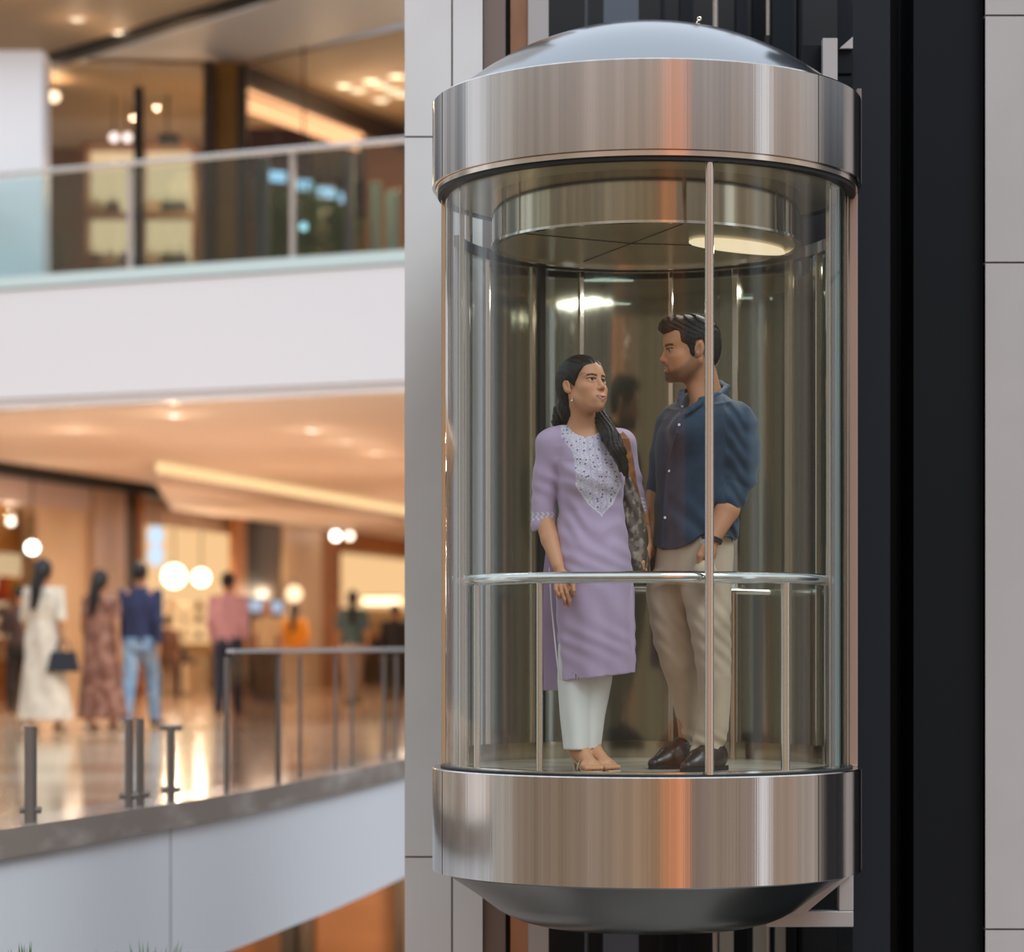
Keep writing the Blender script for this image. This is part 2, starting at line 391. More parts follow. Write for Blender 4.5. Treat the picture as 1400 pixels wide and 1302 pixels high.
# ---- stone pillar left of the shaft: faced with stone slabs, open joints between them
YP = 11.0
def slabs(px_cols, rows, Y, th, gap=.008):
    mb = MB()
    for a, b in px_cols:
        for c, d in rows:
            mb.box((X_(a,Y)+gap/2, Y, Z_(d,Y)+gap/2), (X_(b,Y)-gap/2, Y+th, Z_(c,Y)-gap/2))
    return mb
struct('wall_left', slabs([(552,618),(618,661)], [(-260,187),(187,1172),(1172,1900)], YP, .05), STONE)
struct('wall_left_core', MB().box((X_(552,YP)+.004,YP+.012,-3.5),(X_(661,YP)-.004,YP+.75,3.5)), JOINT)
strip('trim_1', 661, 691, YP+.05, BROWNP, .6)
strip('trim_2', 691, 698, YP+.16, BLACK, .5)
strip('trim_3', 698, 722, YP+.10, COPPER, .5)
strip('trim_4', 722, 750, YP+.08, LIGHTP, .5)
struct('wall_back', MB().box((X_(748,12.5),12.5,-3.6),(X_(1352,12.5),12.7,3.9)), BLACK)
for i, (a, b, Y, m) in enumerate([(801,804,11.9,GREY),(826,873,11.7,GREY),(905,909,12.0,SLATE2),(930,948,12.1,SLATE2),(1007,1022,11.9,SLATE2),(1056,1086,11.8,SLATE2),(1092,1097,11.9,SLATE2),(1030,1054,12.2,SLATE)]):
    strip('trim_%d' % (i+5), a, b, Y, m, .12)
# ---- dark steel columns right of the shaft
YC = 10.45
strip('trim_13', 1166, 1217, YC, SLATE2, .5)
strip('trim_14', 1217, 1249, YC+.5, BLACK, .3)
strip('trim_15', 1249, 1346, YC+.05, SLATE, .9)
struct('wall_right', slabs([(1346,1500)], [(-900,21),(21,359),(359,1271),(1271,2100)], YC, .05), STONEW)
struct('wall_right_core', MB().box((X_(1346,YC)+.004,YC+.012,-3.5),(X_(1500,YC),YC+.95,3.5)), JOINT)

# ---- curved mid balcony
FZ = -.857
edge_px = [(-400,1195),(-150,1158),(0,1135),(60,1126),(120,1117),(180,1107.5),(240,1098),(320,1085.5),(400,1070),(475,1055),(550,1038),(620,1021),(700,1003),(800,985)]
EDGE = []
for px, py in edge_px:
    Y = -FZ*FPX/(py-HZ); EDGE.append(np.array((X_(px,Y), Y)))
def dens_curve(pts, n=6):
    out = []
    for i in range(len(pts)-1):
        p0 = pts[max(i-1,0)]; p1 = pts[i]; p2 = pts[i+1]; p3 = pts[min(i+2,len(pts)-1)]
        for k in range(n):
            t = k/n; out.append(.5*((2*p1)+(-p0+p2)*t+(2*p0-5*p1+4*p2-p3)*t*t+(-p0+3*p1-3*p2+p3)*t**3))
    return out+[pts[-1]]
EC = dens_curve(EDGE)
def offc(curve, d):
    out = []
    for i, p in enumerate(curve):
        t = curve[min(i+1,len(curve)-1)]-curve[max(i-1,0)]; t = t/np.linalg.norm(t); out.append(p+d*np.array((-t[1], t[0])))
    return out   # +d = away from the atrium (to the left of the travel direction)
def ribbon(curve, d0, d1, z0, z1):
    a = offc(curve, d0); b = offc(curve, d1); n = len(a)
    vs = [(p[0],p[1],z0) for p in a]+[(p[0],p[1],z0) for p in b]+[(p[0],p[1],z1) for p in b]+[(p[0],p[1],z1) for p in a]; fs = []
    for i in range(n-1):
        for k in range(4): k2 = (k+1) % 4; fs.append((k*n+i, k*n+i+1, k2*n+i+1, k2*n+i))
    fs += [(0,n,2*n,3*n)[::-1], (n-1,2*n-1,3*n-1,4*n-1)]
    return MB().add(vs, fs)
struct('trim_16', ribbon(EC, 0, .35, FZ-.135, FZ), MARBLE, smooth=True)
struct('wall_fascia', ribbon(EC, .03, .30, FZ-.90, FZ-.135), WHITE, smooth=True)
# vertical panel joints of the fascia: narrow recess covers
def pick(curve, px):
    best = min(range(len(curve)-1), key=lambda i: abs((CXP+FPX*curve[i][0]/curve[i][1])-px)); return best
for px in (235,):
    i = pick(EC, px); p = EC[i]; t = EC[i+1]-EC[i-1]; t /= np.linalg.norm(t); nrm = np.array((-t[1],t[0]))
    q = [p+nrm*.027-t*.006, p+nrm*.027+t*.006, p+nrm*.05+t*.006, p+nrm*.05-t*.006]
    struct('trim_17', MB().prism(q, FZ-.90, FZ-.136), SHADOWGAP)
inner = offc(EC, .34)
fl = [tuple(p) for p in inner]+[(25,60),(25,75),(-16,75),(-16,inner[0][1])]
struct('floor', MB().prism(fl, FZ-.12, FZ-.001), FLOORM)
struct('floor_slab', MB().prism([tuple(p) for p in offc(EC,.29)]+[(25,60),(25,75),(-16,75),(-16,inner[0][1])], FZ-.9, FZ-.13), SHADOWGAP)

# ---- mid level shop fronts: a long wall running back to the right
FA = np.array((X_(0,37.),37.)); FB = np.array((X_(550,56.),56.)); FD = (FB-FA)/np.linalg.norm(FB-FA); FN = np.array((FD[1],-FD[0]))
def fpt(px, off=0):
    a = FA+FN*off; r = (px-CXP)/FPX      # (a+s d).x = r (a+s d).y
    s = (r*a[1]-a[0])/(FD[0]-r*FD[1]); return a+s*FD
def fz(px, py, off=0): return (HZ-py)*fpt(px, off)[1]/FPX
def fpan(px0, px1, z0, z1, off=0, th=.15, mb=None):
    mb = mb or MB(); a = fpt(px0, off); b = fpt(px1, off); q = [a, b, b-FN*th, a-FN*th]
    return mb.prism(q, z0, z1)
CZ = 2.6
struct('wall_shops', fpan(-120, 690, FZ, 3.0, -1.55, .2), SHOPW)
struct('wall_far', MB().box((-6,72,-1),(30,72.3,4)), SHOPW)
def fstruct(name, px0, px1, py0, py1, m, off=0, th=.2, z0=None, z1=None):
    z0 = fz(px0, py1, off) if z0 is None else z0; z1 = fz(px0, py0, off) if z1 is None else z1
    return struct(name, fpan(px0, px1, z0, z1, off, th), m)
fstruct('wall_header', -110, 128, 0, 672, LILAC, .05, .35, z1=2.45)
fstruct('wall_panel', 50, 128, 0, 0, BEIGEW, 0, .25, z0=FZ, z1=fz(50,665))
fstruct('wall_pillar', 129, 172, 0, 0, TAUPE, .12, 1.2, z0=FZ, z1=2.5)
fstruct('trim_18', 172, 189, 0, 0, DARKB, .05, 1.2, z0=FZ, z1=2.5)
fstruct('trim_19', -110, 690, 0, 0, SLATE2, .25, .5, z0=2.42, z1=2.6)
# wooden portal of the lit shop
fr = MB(); zt = fz(190,660)
fpan(190, 198, FZ, zt, .1, .8, fr); fpan(322, 337, FZ, zt, .1, .12, fr); fpan(198, 322, zt-.20, zt, .1, .3, fr)
struct('door_1', fr, WOOD)
fstruct('trim_20', 198, 322, 0, 0, TAUPE, -.1, .1, z0=fz(198,716), z1=zt-.2)
fstruct('trim_21', 337, 352, 0, 0, BLACK, .05, .15, z0=FZ, z1=2.45)
fstruct('trim_22', 352, 388, 0, 0, DARKB, .05, .2, z0=FZ, z1=2.45)
fstruct('wall_pillar_beige', 388, 440, 0, 0, BEIGEW, .1, .4, z0=FZ, z1=2.45)
fr = MB(); zt = fz(440,712)
fpan(440, 466, FZ, zt, .1, .3, fr); fpan(466, 680, zt-.55, zt, .1, .6, fr)
struct('door_2', fr, WOOD)
struct('trim_23', fpan(440, 680, zt, 2.45, 0, .3), TAUPE)
# back walls of the display bays, their lit look put in as emission
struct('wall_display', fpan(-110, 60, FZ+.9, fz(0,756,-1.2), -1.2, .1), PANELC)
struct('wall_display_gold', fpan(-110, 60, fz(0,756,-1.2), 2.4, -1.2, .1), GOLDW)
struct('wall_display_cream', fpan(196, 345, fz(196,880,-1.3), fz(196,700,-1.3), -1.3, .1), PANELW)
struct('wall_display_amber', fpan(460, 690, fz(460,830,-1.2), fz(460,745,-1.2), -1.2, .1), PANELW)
struct('window_1', fpan(-110, 50, FZ, 1.9, 0, .02), GLASSS)
# ceiling with its underside lit warm
cl = [PZ(px, py, CZ)[:2] for px, py in ((-160,570),(0,564),(175,556),(390,546),(555,538),(760,528))]
struct('ceiling', MB().prism([tuple(p) for p in cl]+[(30,34),(30,75),(-16,75),(-16,cl[0][1])], CZ, CZ+.1), CEILW)
# lower soffit over the shop walk with the cove strip along its lip
A_ = P(213,628,36.3); B_ = P(560,692,48.6); zc = 2.60
sof = [(A_[0],A_[1]), (B_[0],B_[1]), (B_[0]+3,75), tuple(fpt(690)), tuple(fpt(235))]
struct('ceiling_soffit', MB().prism(sof, 2.26, 2.45), CEILW)
d = np.array((B_[0]-A_[0], B_[1]-A_[1])); d /= np.linalg.norm(d); nn = np.array((d[1],-d[0]))
a2 = A_[:2]; b2 = B_[:2]
ct = thing('cove_light', (a2[0],a2[1],2.4), 'long warm light strip recessed along the lower mall ceiling edge', 'light')
obj('diffuser', MB().prism([a2+nn*.05, b2+nn*.05, b2, a2], 2.43, 2.57), COVE, ct)
obj('trim_profile', MB().prism([a2+nn*.07, b2+nn*.07, b2, a2], 2.36, 2.42), CEILW, ct)

# ---- upper slab
SZ = 4.05
def ul(px, Z=None): return 28.4-2*px/555
up = [(X_(px,ul(px)), ul(px)) for px in (-260, 760)]
def uslab(z0, z1, d0, th): 
    (x0,y0),(x1,y1) = up; return MB().prism([(x0,y0+d0),(x1,y1+d0),(x1,y1+d0+th),(x0,y0+d0+th)], z0, z1)
struct('wall_upper_fascia', uslab(2.70, 3.90, 0, .25), WHITE)
struct('trim_24', uslab(3.92, SZ, -.02, .35), WHITE2)
struct('trim_25', uslab(3.90, 3.92, .03, .25), SHADOWGAP)
struct('trim_26', uslab(2.60, 2.69, .04, .25), WHITE)
struct('floor_upper', MB().prism([(up[0][0],up[0][1]+.3),(up[1][0]+20,up[1][1]+.3),(24,62),(-16,62)], 2.71, SZ-.01), SHADOWGAP)
for k, px in enumerate((175, 390)):
    Y = ul(px); struct('trim_%d' % (27+k), MB().box((X_(px,Y)-.012,Y-.006,2.70),(X_(px,Y)+.012,Y+.02,3.9)), SHADOWGAP)
# upper level walls and ceilings
UC = 7.2
def upoly(pxs, z): return [tuple(PZ(px, py, z)[:2]) for px, py in pxs]
struct('ceiling_upper_near', MB().prism(upoly([(-300,-14),(420,-14),(420,-18),(340,2),(60,88),(-300,170)], UC), UC, UC+.2), CEILB)
struct('ceiling_upper_bulkhead', MB().prism(upoly([(66,96),(346,10),(420,-22),(430,-60),(1200,-140),(1200,-90),(555,30),(340,88)], UC+.1), UC+.1, UC+.3), CEILC)
struct('trim_29', MB().prism(upoly([(60,85),(340,0),(430,-28),(430,-20),(345,8),(64,96)], UC-.08), UC-.08, UC+.15), BLACK)
struct('ceiling_upper', MB().prism(upoly([(40,84),(335,90),(560,40),(1200,-100),(1400,330),(500,330),(60,330)], UC+.05), UC+.05, UC+.09), CEILB)
struct('wall_upper_back', MB().box((-12,44,SZ),(14,44.2,8)), GOLDW)
strip('column_upper', -60, 58, 28.72, WHITE, .5, SZ, Z_(69,28.72))
ub = lambda n, a, b, c, d, Y, th, m: struct(n, qbox(MB(), a, b, c, d, Y, th), m)
ub('wall_upper_shop', 50, 300, 95, 380, 37.5, .2, mat('shop_brown',(.16,.075,.035),.5))
ub('trim_30', 183, 195, 118, 368, 31.6, .12, SLATE2)
ub('trim_31', 278, 292, 84, 368, 31.7, .2, DARKB)
ub('trim_32', 292, 324, 88, 368, 31.9, .2, mat('gold_panel',(.36,.17,.02),.35,noise=((1,1,.5),(.22,.10,.01),.4,.6)))
ub('trim_33', 324, 337, 88, 368, 31.7, .2, DARKB)
struct('window_2', qbox(MB(), 60, 278, 90, 368, 31.65, .03), GLASSS)
# header of the upper shops running back to the right
a, b = P(337,88,31.8), P(600,205,36.8)
struct('trim_34', MB().ext([(a[0],a[1],Z_(88,a[1])),(b[0],b[1],Z_(88,a[1])),(b[0],b[1],Z_(88,a[1])-.25),(a[0],a[1],Z_(88,a[1])-.25)], (0,.3,0)), DARKB)
ub('wall_upper_orange', 500, 640, 185, 370, 36.9, .2, mat('orange_wall',(.40,.15,.06),.5))
ub('wall_upper_purple', 337, 425, 160, 235, 36.0, .2, mat('purple_wall',(.03,.015,.03),.4))
ub('wall_upper_dark', 425, 640, 200, 300, 40, .2, DARKB)

# ---- lower level seen under the mid slab
struct('wall_lower', MB().box((-9,31,-7),(4,31.2,-1.8)), mat('lower_shop',(.42,.20,.09),.5,noise=((.5,.5,1.5),(.28,.12,.05),.35,.65)))
struct('floor_lower', MB().box((-20,-2,-7.2),(25,60,-7.0)), mat('lower_floor',(.16,.14,.12),.25,noise=((.5,.5,1),(.22,.19,.16),.4,.6)))
struct('ceiling_lower', MB().box((-9,20.2,-1.79),(4,31.2,-1.76)), BLACK)
struct('trim_35', qbox(MB(), 383, 403, 1000, 1500, 30.5, .3), BLACK)
struct('trim_36', qbox(MB(), 403, 428, 1000, 1500, 30.8, .2), DARKB)
struct('trim_37', qbox(MB(), 541, 552, 1000, 1500, 30, .3), BLACK)

def warm(x, y, z, e, col=(1,.70,.44), r=.12):
    l = bpy.data.lights.new('warm_lamp','POINT'); l.energy = e; l.color = col; l.shadow_soft_size = r
    o = bpy.data.objects.new('warm_lamp', l); COL.objects.link(o); o.location = (x,y,z); return o
def downlight(px, py, Z, e, label, r=.075, m=HOTN, group=None, col=(1,.72,.48)):
    c = PZ(px, py, Z); t = thing('downlight', c, label, 'light', group)
    obj('housing', MB().lathe([(r+.035,0),(r+.035,-.02),(r,-.02),(r,0)], c, seg=20, closed_prof=True), WHITE, t)
    obj('lens', MB().lathe([(0.001,-.012),(r,-.012),(r,-.004),(0.001,-.004)], c, seg=20, closed_prof=True), m, t)
    if e: warm(c[0], c[1], c[2]-.25, e, col, .02).parent = None
    return t

# ================================================================== ELEVATOR
AX = np.array((.523, 10.0, 0.0)); FLZ = -.478
car = thing('panoramic_elevator', (AX[0],AX[1],-1.107), 'round glass elevator car with broad brushed steel bands, domed top and bowl below', 'elevator')
def lat(name, prof, m, par=car, a0=0, a1=360, seg=160, closed=True, c=AX, label=None):
    return obj(name, MB().lathe(prof, c, a0, a1, seg, closed), m, par, smooth=True, label=label)
R = .834
lat('upper_band', [(R,1.773),(R,2.094),(R-.006,2.100),(.785,2.100),(.785,2.07),(R-.02,2.07),(R-.02,1.795),(R-.012,1.773)], STEEL, label='broad brushed steel band above the glass')
lat('upper_lip', [(R-.014,1.752),(R-.014,1.772),(.770,1.772),(.770,1.752)], BRONZE)
lat('upper_gasket', [(.812,1.738),(.812,1.752),(.772,1.752),(.772,1.738)], BLACK)
lat('lower_band', [(R,-.877),(R,-.4845),(R-.004,-.480),(.795,-.480),(.795,-.51),(R-.02,-.53),(R-.02,-.86),(R-.02,-.877)], STEEL, label='broad brushed steel band under the glass')
lat('lower_gasket', [(.802,-.50),(.802,-.474),(.765,-.474),(.765,-.50)], BLACK)
h = .31; rs = (.79**2+h*h)/(2*h)
dome = [(.79*sin(i/24*pi/2)*1.0, 0) for i in range(25)]
dome = [(r, 2.095+math.sqrt(rs*rs-r*r)-(rs-h)) for r, _ in dome]
lat('dome', [(.79,2.07)]+dome[::-1], STEEL_S, closed=False, label='shallow satin steel dome')
lat('bowl', [(.80,-.872),(.795,-.886),(.77,-.900),(.72,-.932),(.666,-.968),(.62,-1.002),(.58,-1.032),(.54,-1.055),(.50,-1.072),(.44,-1.088),(.36,-1.098),(.25,-1.104),(.12,-1.107),(0,-1.107)], BOWL, closed=False, label='shallow dark steel bowl')
# vertical seams of the bands
for a in (-71, 46.5):
    for z0, z1 in ((1.773,2.095),(-.877,-.4845)):
        lat('band_seam', [(R-.002,z0),(R+.0008,z0),(R+.0008,z1),(R-.002,z1)], BLACK, a0=a, a1=a+.22, seg=2)
# lifting eye on the dome
e0 = P(955,27,9.85)
obj('lifting_eye', MB().tube([e0+V(-.02,-.05,-.04),e0+V(-.003,0,-.005)], .003, 8).tube([e0+V(.003+.006*cos(t),0,.003+.006*sin(t)) for t in np.linspace(0,2*pi,17)[:-1]], .004, 8, closed=True), BRONZE, car, smooth=True)
# cabin floor
lat('cabin_floor', [(0.001,FLZ),(.764,FLZ),(.764,-.52),(0.001,-.52)], mat('cabin_floor',(.50,.44,.35),.25,noise=((5,5,5),(.40,.34,.27),.4,.6)))
lat('floor_ring', [(.764,FLZ),(.764,FLZ+.012),(.72,FLZ+.012),(.72,FLZ)], CHROME)
# drum and ceiling
lat('ceiling_drum', [(.60,1.555),(.60,1.76),(.585,1.76),(.585,1.555)], DRUM, label='bronze steel drum carrying the cabin ceiling')
lat('drum_edge', [(.604,1.546),(.604,1.556),(.58,1.556),(.58,1.546)], CHROME)
cl_ = lat('cabin_ceiling', [(0.001,1.556),(.585,1.556),(.585,1.57),(0.001,1.57)], CEILM)
lat('ceiling_ledge', [(.60,1.742),(.77,1.742),(.77,1.75),(.60,1.75)], CEILM)
for a in (20, 100, 200, 300):
    s_ = MB(); u = V(sin(radians(a)), -cos(radians(a)), 0); w_ = V(u[1],-u[0],0)*.002; c0 = V(AX[0]-.06, AX[1]-.05, 1.5535)
    s_.ext([c0+w_, c0-w_, c0-w_+u*.5, c0+w_+u*.5], (0,0,.003)); obj('ceiling_seam', s_, BLACK, cl_)
# crescent cove lamp in the ceiling at the right
pts = []
for t in np.linspace(-1,1,25): pts.append((AX[0]+.36+.20*t, AX[1]+.02+.40*t*.35+.10*(1-t*t)**.5))
for t in np.linspace(1,-1,25): pts.append((AX[0]+.36+.20*t, AX[1]+.02+.40*t*.35-.16*(1-t*t)**.5))
pts = pts[:24]+pts[25:49]
obj('cove_lamp', MB().prism(pts, 1.545, 1.555), emis('cabin_cove',(1,.80,.52),.95), car, label='cream crescent light in the cabin ceiling')
for cx_, cy_ in ((.34,.0),):
    lt = bpy.data.lights.new('cabin_lamp','AREA'); lt.shape = 'RECTANGLE'; lt.energy = 5; lt.size = .34; lt.size_y = .20; lt.color = (1,.94,.84)
    lo_ = bpy.data.objects.new('cabin_lamp', lt); COL.objects.link(lo_); lo_.location = (AX[0]+cx_, AX[1]+cy_, 1.542)
# glass
RG = .785
def arc(name, a0, a1, r0, r1, z0, z1, m, par=car, seg=48, label=None):
    return lat(name, [(r1,z0),(r1,z1),(r0,z1),(r0,z0)], m, par, a0, a1, seg, label=label)
arc('glass_pane', -96, 13.2, RG-.010, RG, -.49, 1.765, GLASS, label='curved front glass pane left of the steel mullion')
arc('glass_pane', 14.8, 84, RG-.010, RG, -.49, 1.765, GLASS, label='curved front glass pane right of the steel mullion')
# mullions
def post(a, r, w, z0, z1, m=CHROME, name='mullion', par=car, dp=.02):
    u = V(sin(radians(a)), -cos(radians(a)), 0); t = V(cos(radians(a)), sin(radians(a)), 0); c = AX+u*r
    q = [c-t*w/2+u*dp/2, c+t*w/2+u*dp/2, c+t*w/2-u*dp/2, c-t*w/2-u*dp/2]
    return obj(name, MB().prism([p[:2] for p in q], z0, z1), m, par, bevel=.003)
u_ = V(sin(radians(14)),-cos(radians(14)),0)
obj('mullion', MB().tube([AX+u_*(RG-.002)+V(0,0,-.482), AX+u_*(RG-.002)+V(0,0,1.768)], .0165, 20), CHROME, car, smooth=True, label='bright polished steel mullion at the front of the glass')
for a, r, w, m in ((-92,.79,.024,BRONZE),(-86,.765,.020,CHROME),(-70,.76,.012,CHROME),(-112,.75,.03,CHROME),(84,.775,.03,CHROME),(95,.80,.03,BLACK),(76,.75,.016,GLASSE),(66,.74,.014,CHROME)):
    post(a, r, w, -.49, 1.75, m)
obj('door_jamb', MB().box((X_(1150,10.1),10.1,-.48),(X_(1160,10.1),10.16,1.76)), BLACK, car)
obj('door_jamb', MB().box((X_(1161,10.0),10.0,-.48),(X_(1173,10.0),10.03,1.76)), JAMB, car, bevel=.004)
# rear cabin wall of tinted glass between posts
arc('rear_glass_panel', 147, 168, .738, .746, FLZ, 1.60, GLASSB)
arc('rear_glass_panel', 169.5, 198, .738, .746, FLZ, 1.60, GLASSB)
arc('rear_glass_panel', 199, 236, .738, .746, FLZ, 1.60, GLASSB)
arc('rear_glass_panel', 237, 268, .738, .746, FLZ, 1.60, GLASS)
arc('rear_glass_panel', 100, 146, .738, .746, FLZ, 1.60, GLASSB)
for a, w, m in ((168.8,.020,CHROME),(146.5,.03,CHROME),(198.5,.02,CHROME),(236.5,.03,CHROME),(213,.03,BLACK),(216.5,.018,BRONZE),(125,.028,BRONZE),(109,.03,CHROME)):
    post(360-a if False else (180-(a-180)) if False else a, .735, w, FLZ, 1.60, m, 'rear_mullion')
arc('rear_top_rail', 100, 268, .72, .75, 1.555, 1.60, DRUM)
arc('rear_skirting', 100, 268, .715, .735, FLZ, FLZ+.07, DRUM)
# handrail
rail = lat('handrail', [(.717+.0225*cos(t), .241+.0225*sin(t)) for t in np.linspace(0,2*pi,15)[:-1]], CHROME, a0=-100, a1=94, seg=90, label='polished steel handrail around the glass')
for a in (-100, 94):
    u = V(sin(radians(a)), -cos(radians(a)), 0); obj('end_cap', MB().ball(AX+u*.717+V(0,0,.241), .0225), CHROME, rail, smooth=True)
for a, w in ((-36,.024),(-79,.030),(-66,.026),(43,.036),(72,.03),(-92,.02)):
    u = V(sin(radians(a)), -cos(radians(a)), 0); p = AX+u*.717
    obj('rail_post', MB().tube([p+V(0,0,FLZ), p+V(0,0,.225)], w/2, 14), CHROME, rail, smooth=True)
rr = obj('rear_handrail', MB().tube([P(868,805,10.58),P(1108,812,10.50)], .014, 12), CHROME, car, smooth=True)
for px in (1002, 1104):
    p = P(px, 810, 10.53); obj('rail_post', MB().tube([V(p[0],p[1],FLZ), p], .014, 12), BRONZE, rr, smooth=True)
# flanges and carrying bracket at the right of the car
def flange(z0, z1): return MB().box((X_(1172,9.96),9.96,z0),(X_(1178,9.96),10.40,z1))
obj('side_flange', flange(1.79,2.16), BROWNP, car); obj('side_flange', flange(-.88,-.49), BROWNP, car)
obj('carrying_bracket', qbox(MB(),1125,1145,52,140,10.3,.05), LIGHTP, car); obj('carrying_bracket', qbox(MB(),1098,1165,62,100,10.36,.06), SLATE, car)
obj('carrying_bracket', MB().ext([P(1148,66,10.34),P(1166,50,10.34),P(1166,66,10.34)],(0,.04,0)), LIGHTP, car)
lb = MB(); qbox(lb,1147,1167,1180,1245.9,10.3,.06); qbox(lb,1047,1167,1246,1268,10.3,.06)
lb.ext([P(1080,1250,10.28),P(1148,1196,10.28),P(1165,1196,10.28),P(1100,1250,10.28)],(0,.05,0))
obj('lower_bracket', lb, LIGHTP, car, bevel=.004)
# pale satin panels added behind the cabin to brighten stripes in the rear glass
for i_, (a, b) in enumerate(((984,1003),(1030,1050),(1060,1074))):
    struct('door_%d' % (i_+3), MB().box((X_(a,11.3),11.3,-3.2),(X_(b,11.3),11.33,1.62)), mat('landing_panel_%d'%i_,(.30,.32,.28),.4,.2))
# hoist cables
for px, r, lab in ((978,.012,'thick steel hoist cable above and below the elevator dome, nearer the middle'),(1050,.009,'thinner steel hoist cable beside the elevator, nearer the dark column')):
    Y = 10.95; t = thing('hoist_cable', (X_(px,Y),Y,-3.0), lab, 'cable', 'elevator hoist cables')
    obj('rope', MB().tube([V(X_(px,Y),Y,-3.0),V(X_(px,Y),Y,3.2)], r, 10), mat('rope_%d'%px,(.40,.34,.29),.4,.6,bump=((20,20,260),.6,.003)), t, smooth=True)
    obj('clamp', MB().tube([V(X_(px,Y),Y,2.55),V(X_(px,Y),Y,2.60)], r*1.6, 12), BLACK, t)
# added glowing panels imitating lamp reflections in the rear glass
for k, (px, py, w) in enumerate(((830,385,36),(828,417,34),(1020,408,36))):
    Y = 11.5; c = P(px,py,Y); t = thing('landing_light', c+V(0,.1,0), ['upper flat white light panel behind the cabin','lower flat white light panel behind the cabin','flat bluish light strip behind the cabin at right'][k], 'light')
    ww = w*Y/FPX
    obj('diffuser', MB().ext([c+V(-ww,0,0),c+V(0,-.06,-.010),c+V(ww,0,0),c+V(0,.06,.016)] if k < 2 else [c+V(-ww,0,0),c+V(ww,0,-.005),c+V(ww,.05,.0),c+V(-ww,.05,.008)],(0,0,.008)), COOLP, t)
    obj('casing', MB().box(c+V(-ww*.8,.0,.02),c+V(ww*.8,.10,.035)), GREY, t)
    obj('arm', MB().box(c+V(-.015,.08,.02),c+V(.015,1.0,.034)), GREY, t)

# ================================================================== PEOPLE IN THE CABIN
def head_frame(o, yaw_dir, pitch, roll=0):
    """columns: forward, left, up (world)"""
    f = V(yaw_dir[0], yaw_dir[1], 0); f /= np.linalg.norm(f); f = f*cos(pitch)+V(0,0,sin(pitch))
    l = np.cross(V(0,0,1), f); l /= np.linalg.norm(l); u = np.cross(f, l)
    if roll: l, u = l*cos(roll)+u*sin(roll), u*cos(roll)-l*sin(roll)
    R = np.stack([f, l, u], 1); return lambda a, b, c: o+R@V(a, b, c), R
def head_ops(ops, o, R, s, male):
    w = lambda a, b, c: o+R@(V(a, b, c)*s)
    E = lambda c, r, k=.015, m='+': ops.ell(w(*c), V(*r)*s, R, k=k*s, m=m)
    C = lambda a, b, ra, rb, k=.012, m='+': ops.cap(w(*a), w(*b), ra*s, rb*s, k=k*s, m=m)
    E((-.018,0,.038),(.096,.076,.088)); E((.028,0,-.028),(.068,.062 if male else .058,.080),.03)
    E((.034,0,-.070),(.052,.052 if male else .040,.040),.03)
    E((.084 if male else .078,0,-.102),(.019,.024 if male else .017,.017),.025)
    for q in (1,-1):
        C((-.01,(.057 if male else .052)*q,-.045),(.054,(.034 if male else .026)*q,-.092),.019 if male else .015,.017,.03)
        E((.062,.040*q,-.028),(.026,.022,.020),.025)
        E((.060,(.032 if male else .029)*q,-.056),(.022,.018,.020),.03)
    E((.076,0,.024),(.018,.048,.014 if male else .010),.03)
    E((.060,0,.055),(.034,.050,.034),.03)
    for q in (1,-1): E((.103,.031*q,.000),(.018,.019,.0105),.014,'-')
    C((.089,0,.010),(.108,0,-.028),.0070,.0085,.014); E((.109,0,-.033),(.010,.0085,.0085),.010)
    for q in (1,-1): E((.099,.0115*q,-.037),(.0095,.0065,.0075),.008)
    for q in (1,-1): E((.104,.0065*q,-.0425),(.005,.0035,.003),.003,'-')
    # eyelids around the balls
    for q in (1,-1):
        E((.0780,.031*q,.000),(.0165,.0185,.0158),.006)
        E((.0960,.0315*q,.000),(.0130,.0178,.0080),.0015,'-')
    # lips: smiling bow
    m = -.004 if male else -.0105
    E((.083,0,-.062+m),(.019,.032,.020),.02)
    for q in (1,-1):
        C((.104,0,-.0605+m),(.088,.026*q,-.0555+m),.0052,.0026,.005); C((.1005,0,-.0740+m),(.087,.023*q,-.0600+m),.0062,.0026,.005)
        C((.106,.019*q,-.0640+m),(.109,0,-.0672+m),.0028,.0036,.002,'-')
    # ears
    for q in (1,-1):
        Re = R@np.array([[cos(-.25),0,sin(-.25)],[0,1,0],[-sin(-.25),0,cos(-.25)]])
        ops.ell(w(-.014,.078*q,-.002), V(.019,.008,.031)*s, Re, k=.004*s); ops.ell(w(-.008,.086*q,-.002), V(.010,.006,.019)*s, Re, k=.004*s, m='-')
        ops.ell(w(-.004,.076*q,-.026), V(.009,.006,.010)*s, Re, k=.006*s)
def to_local(v, o, R, s): return ((v-o)@R)/s
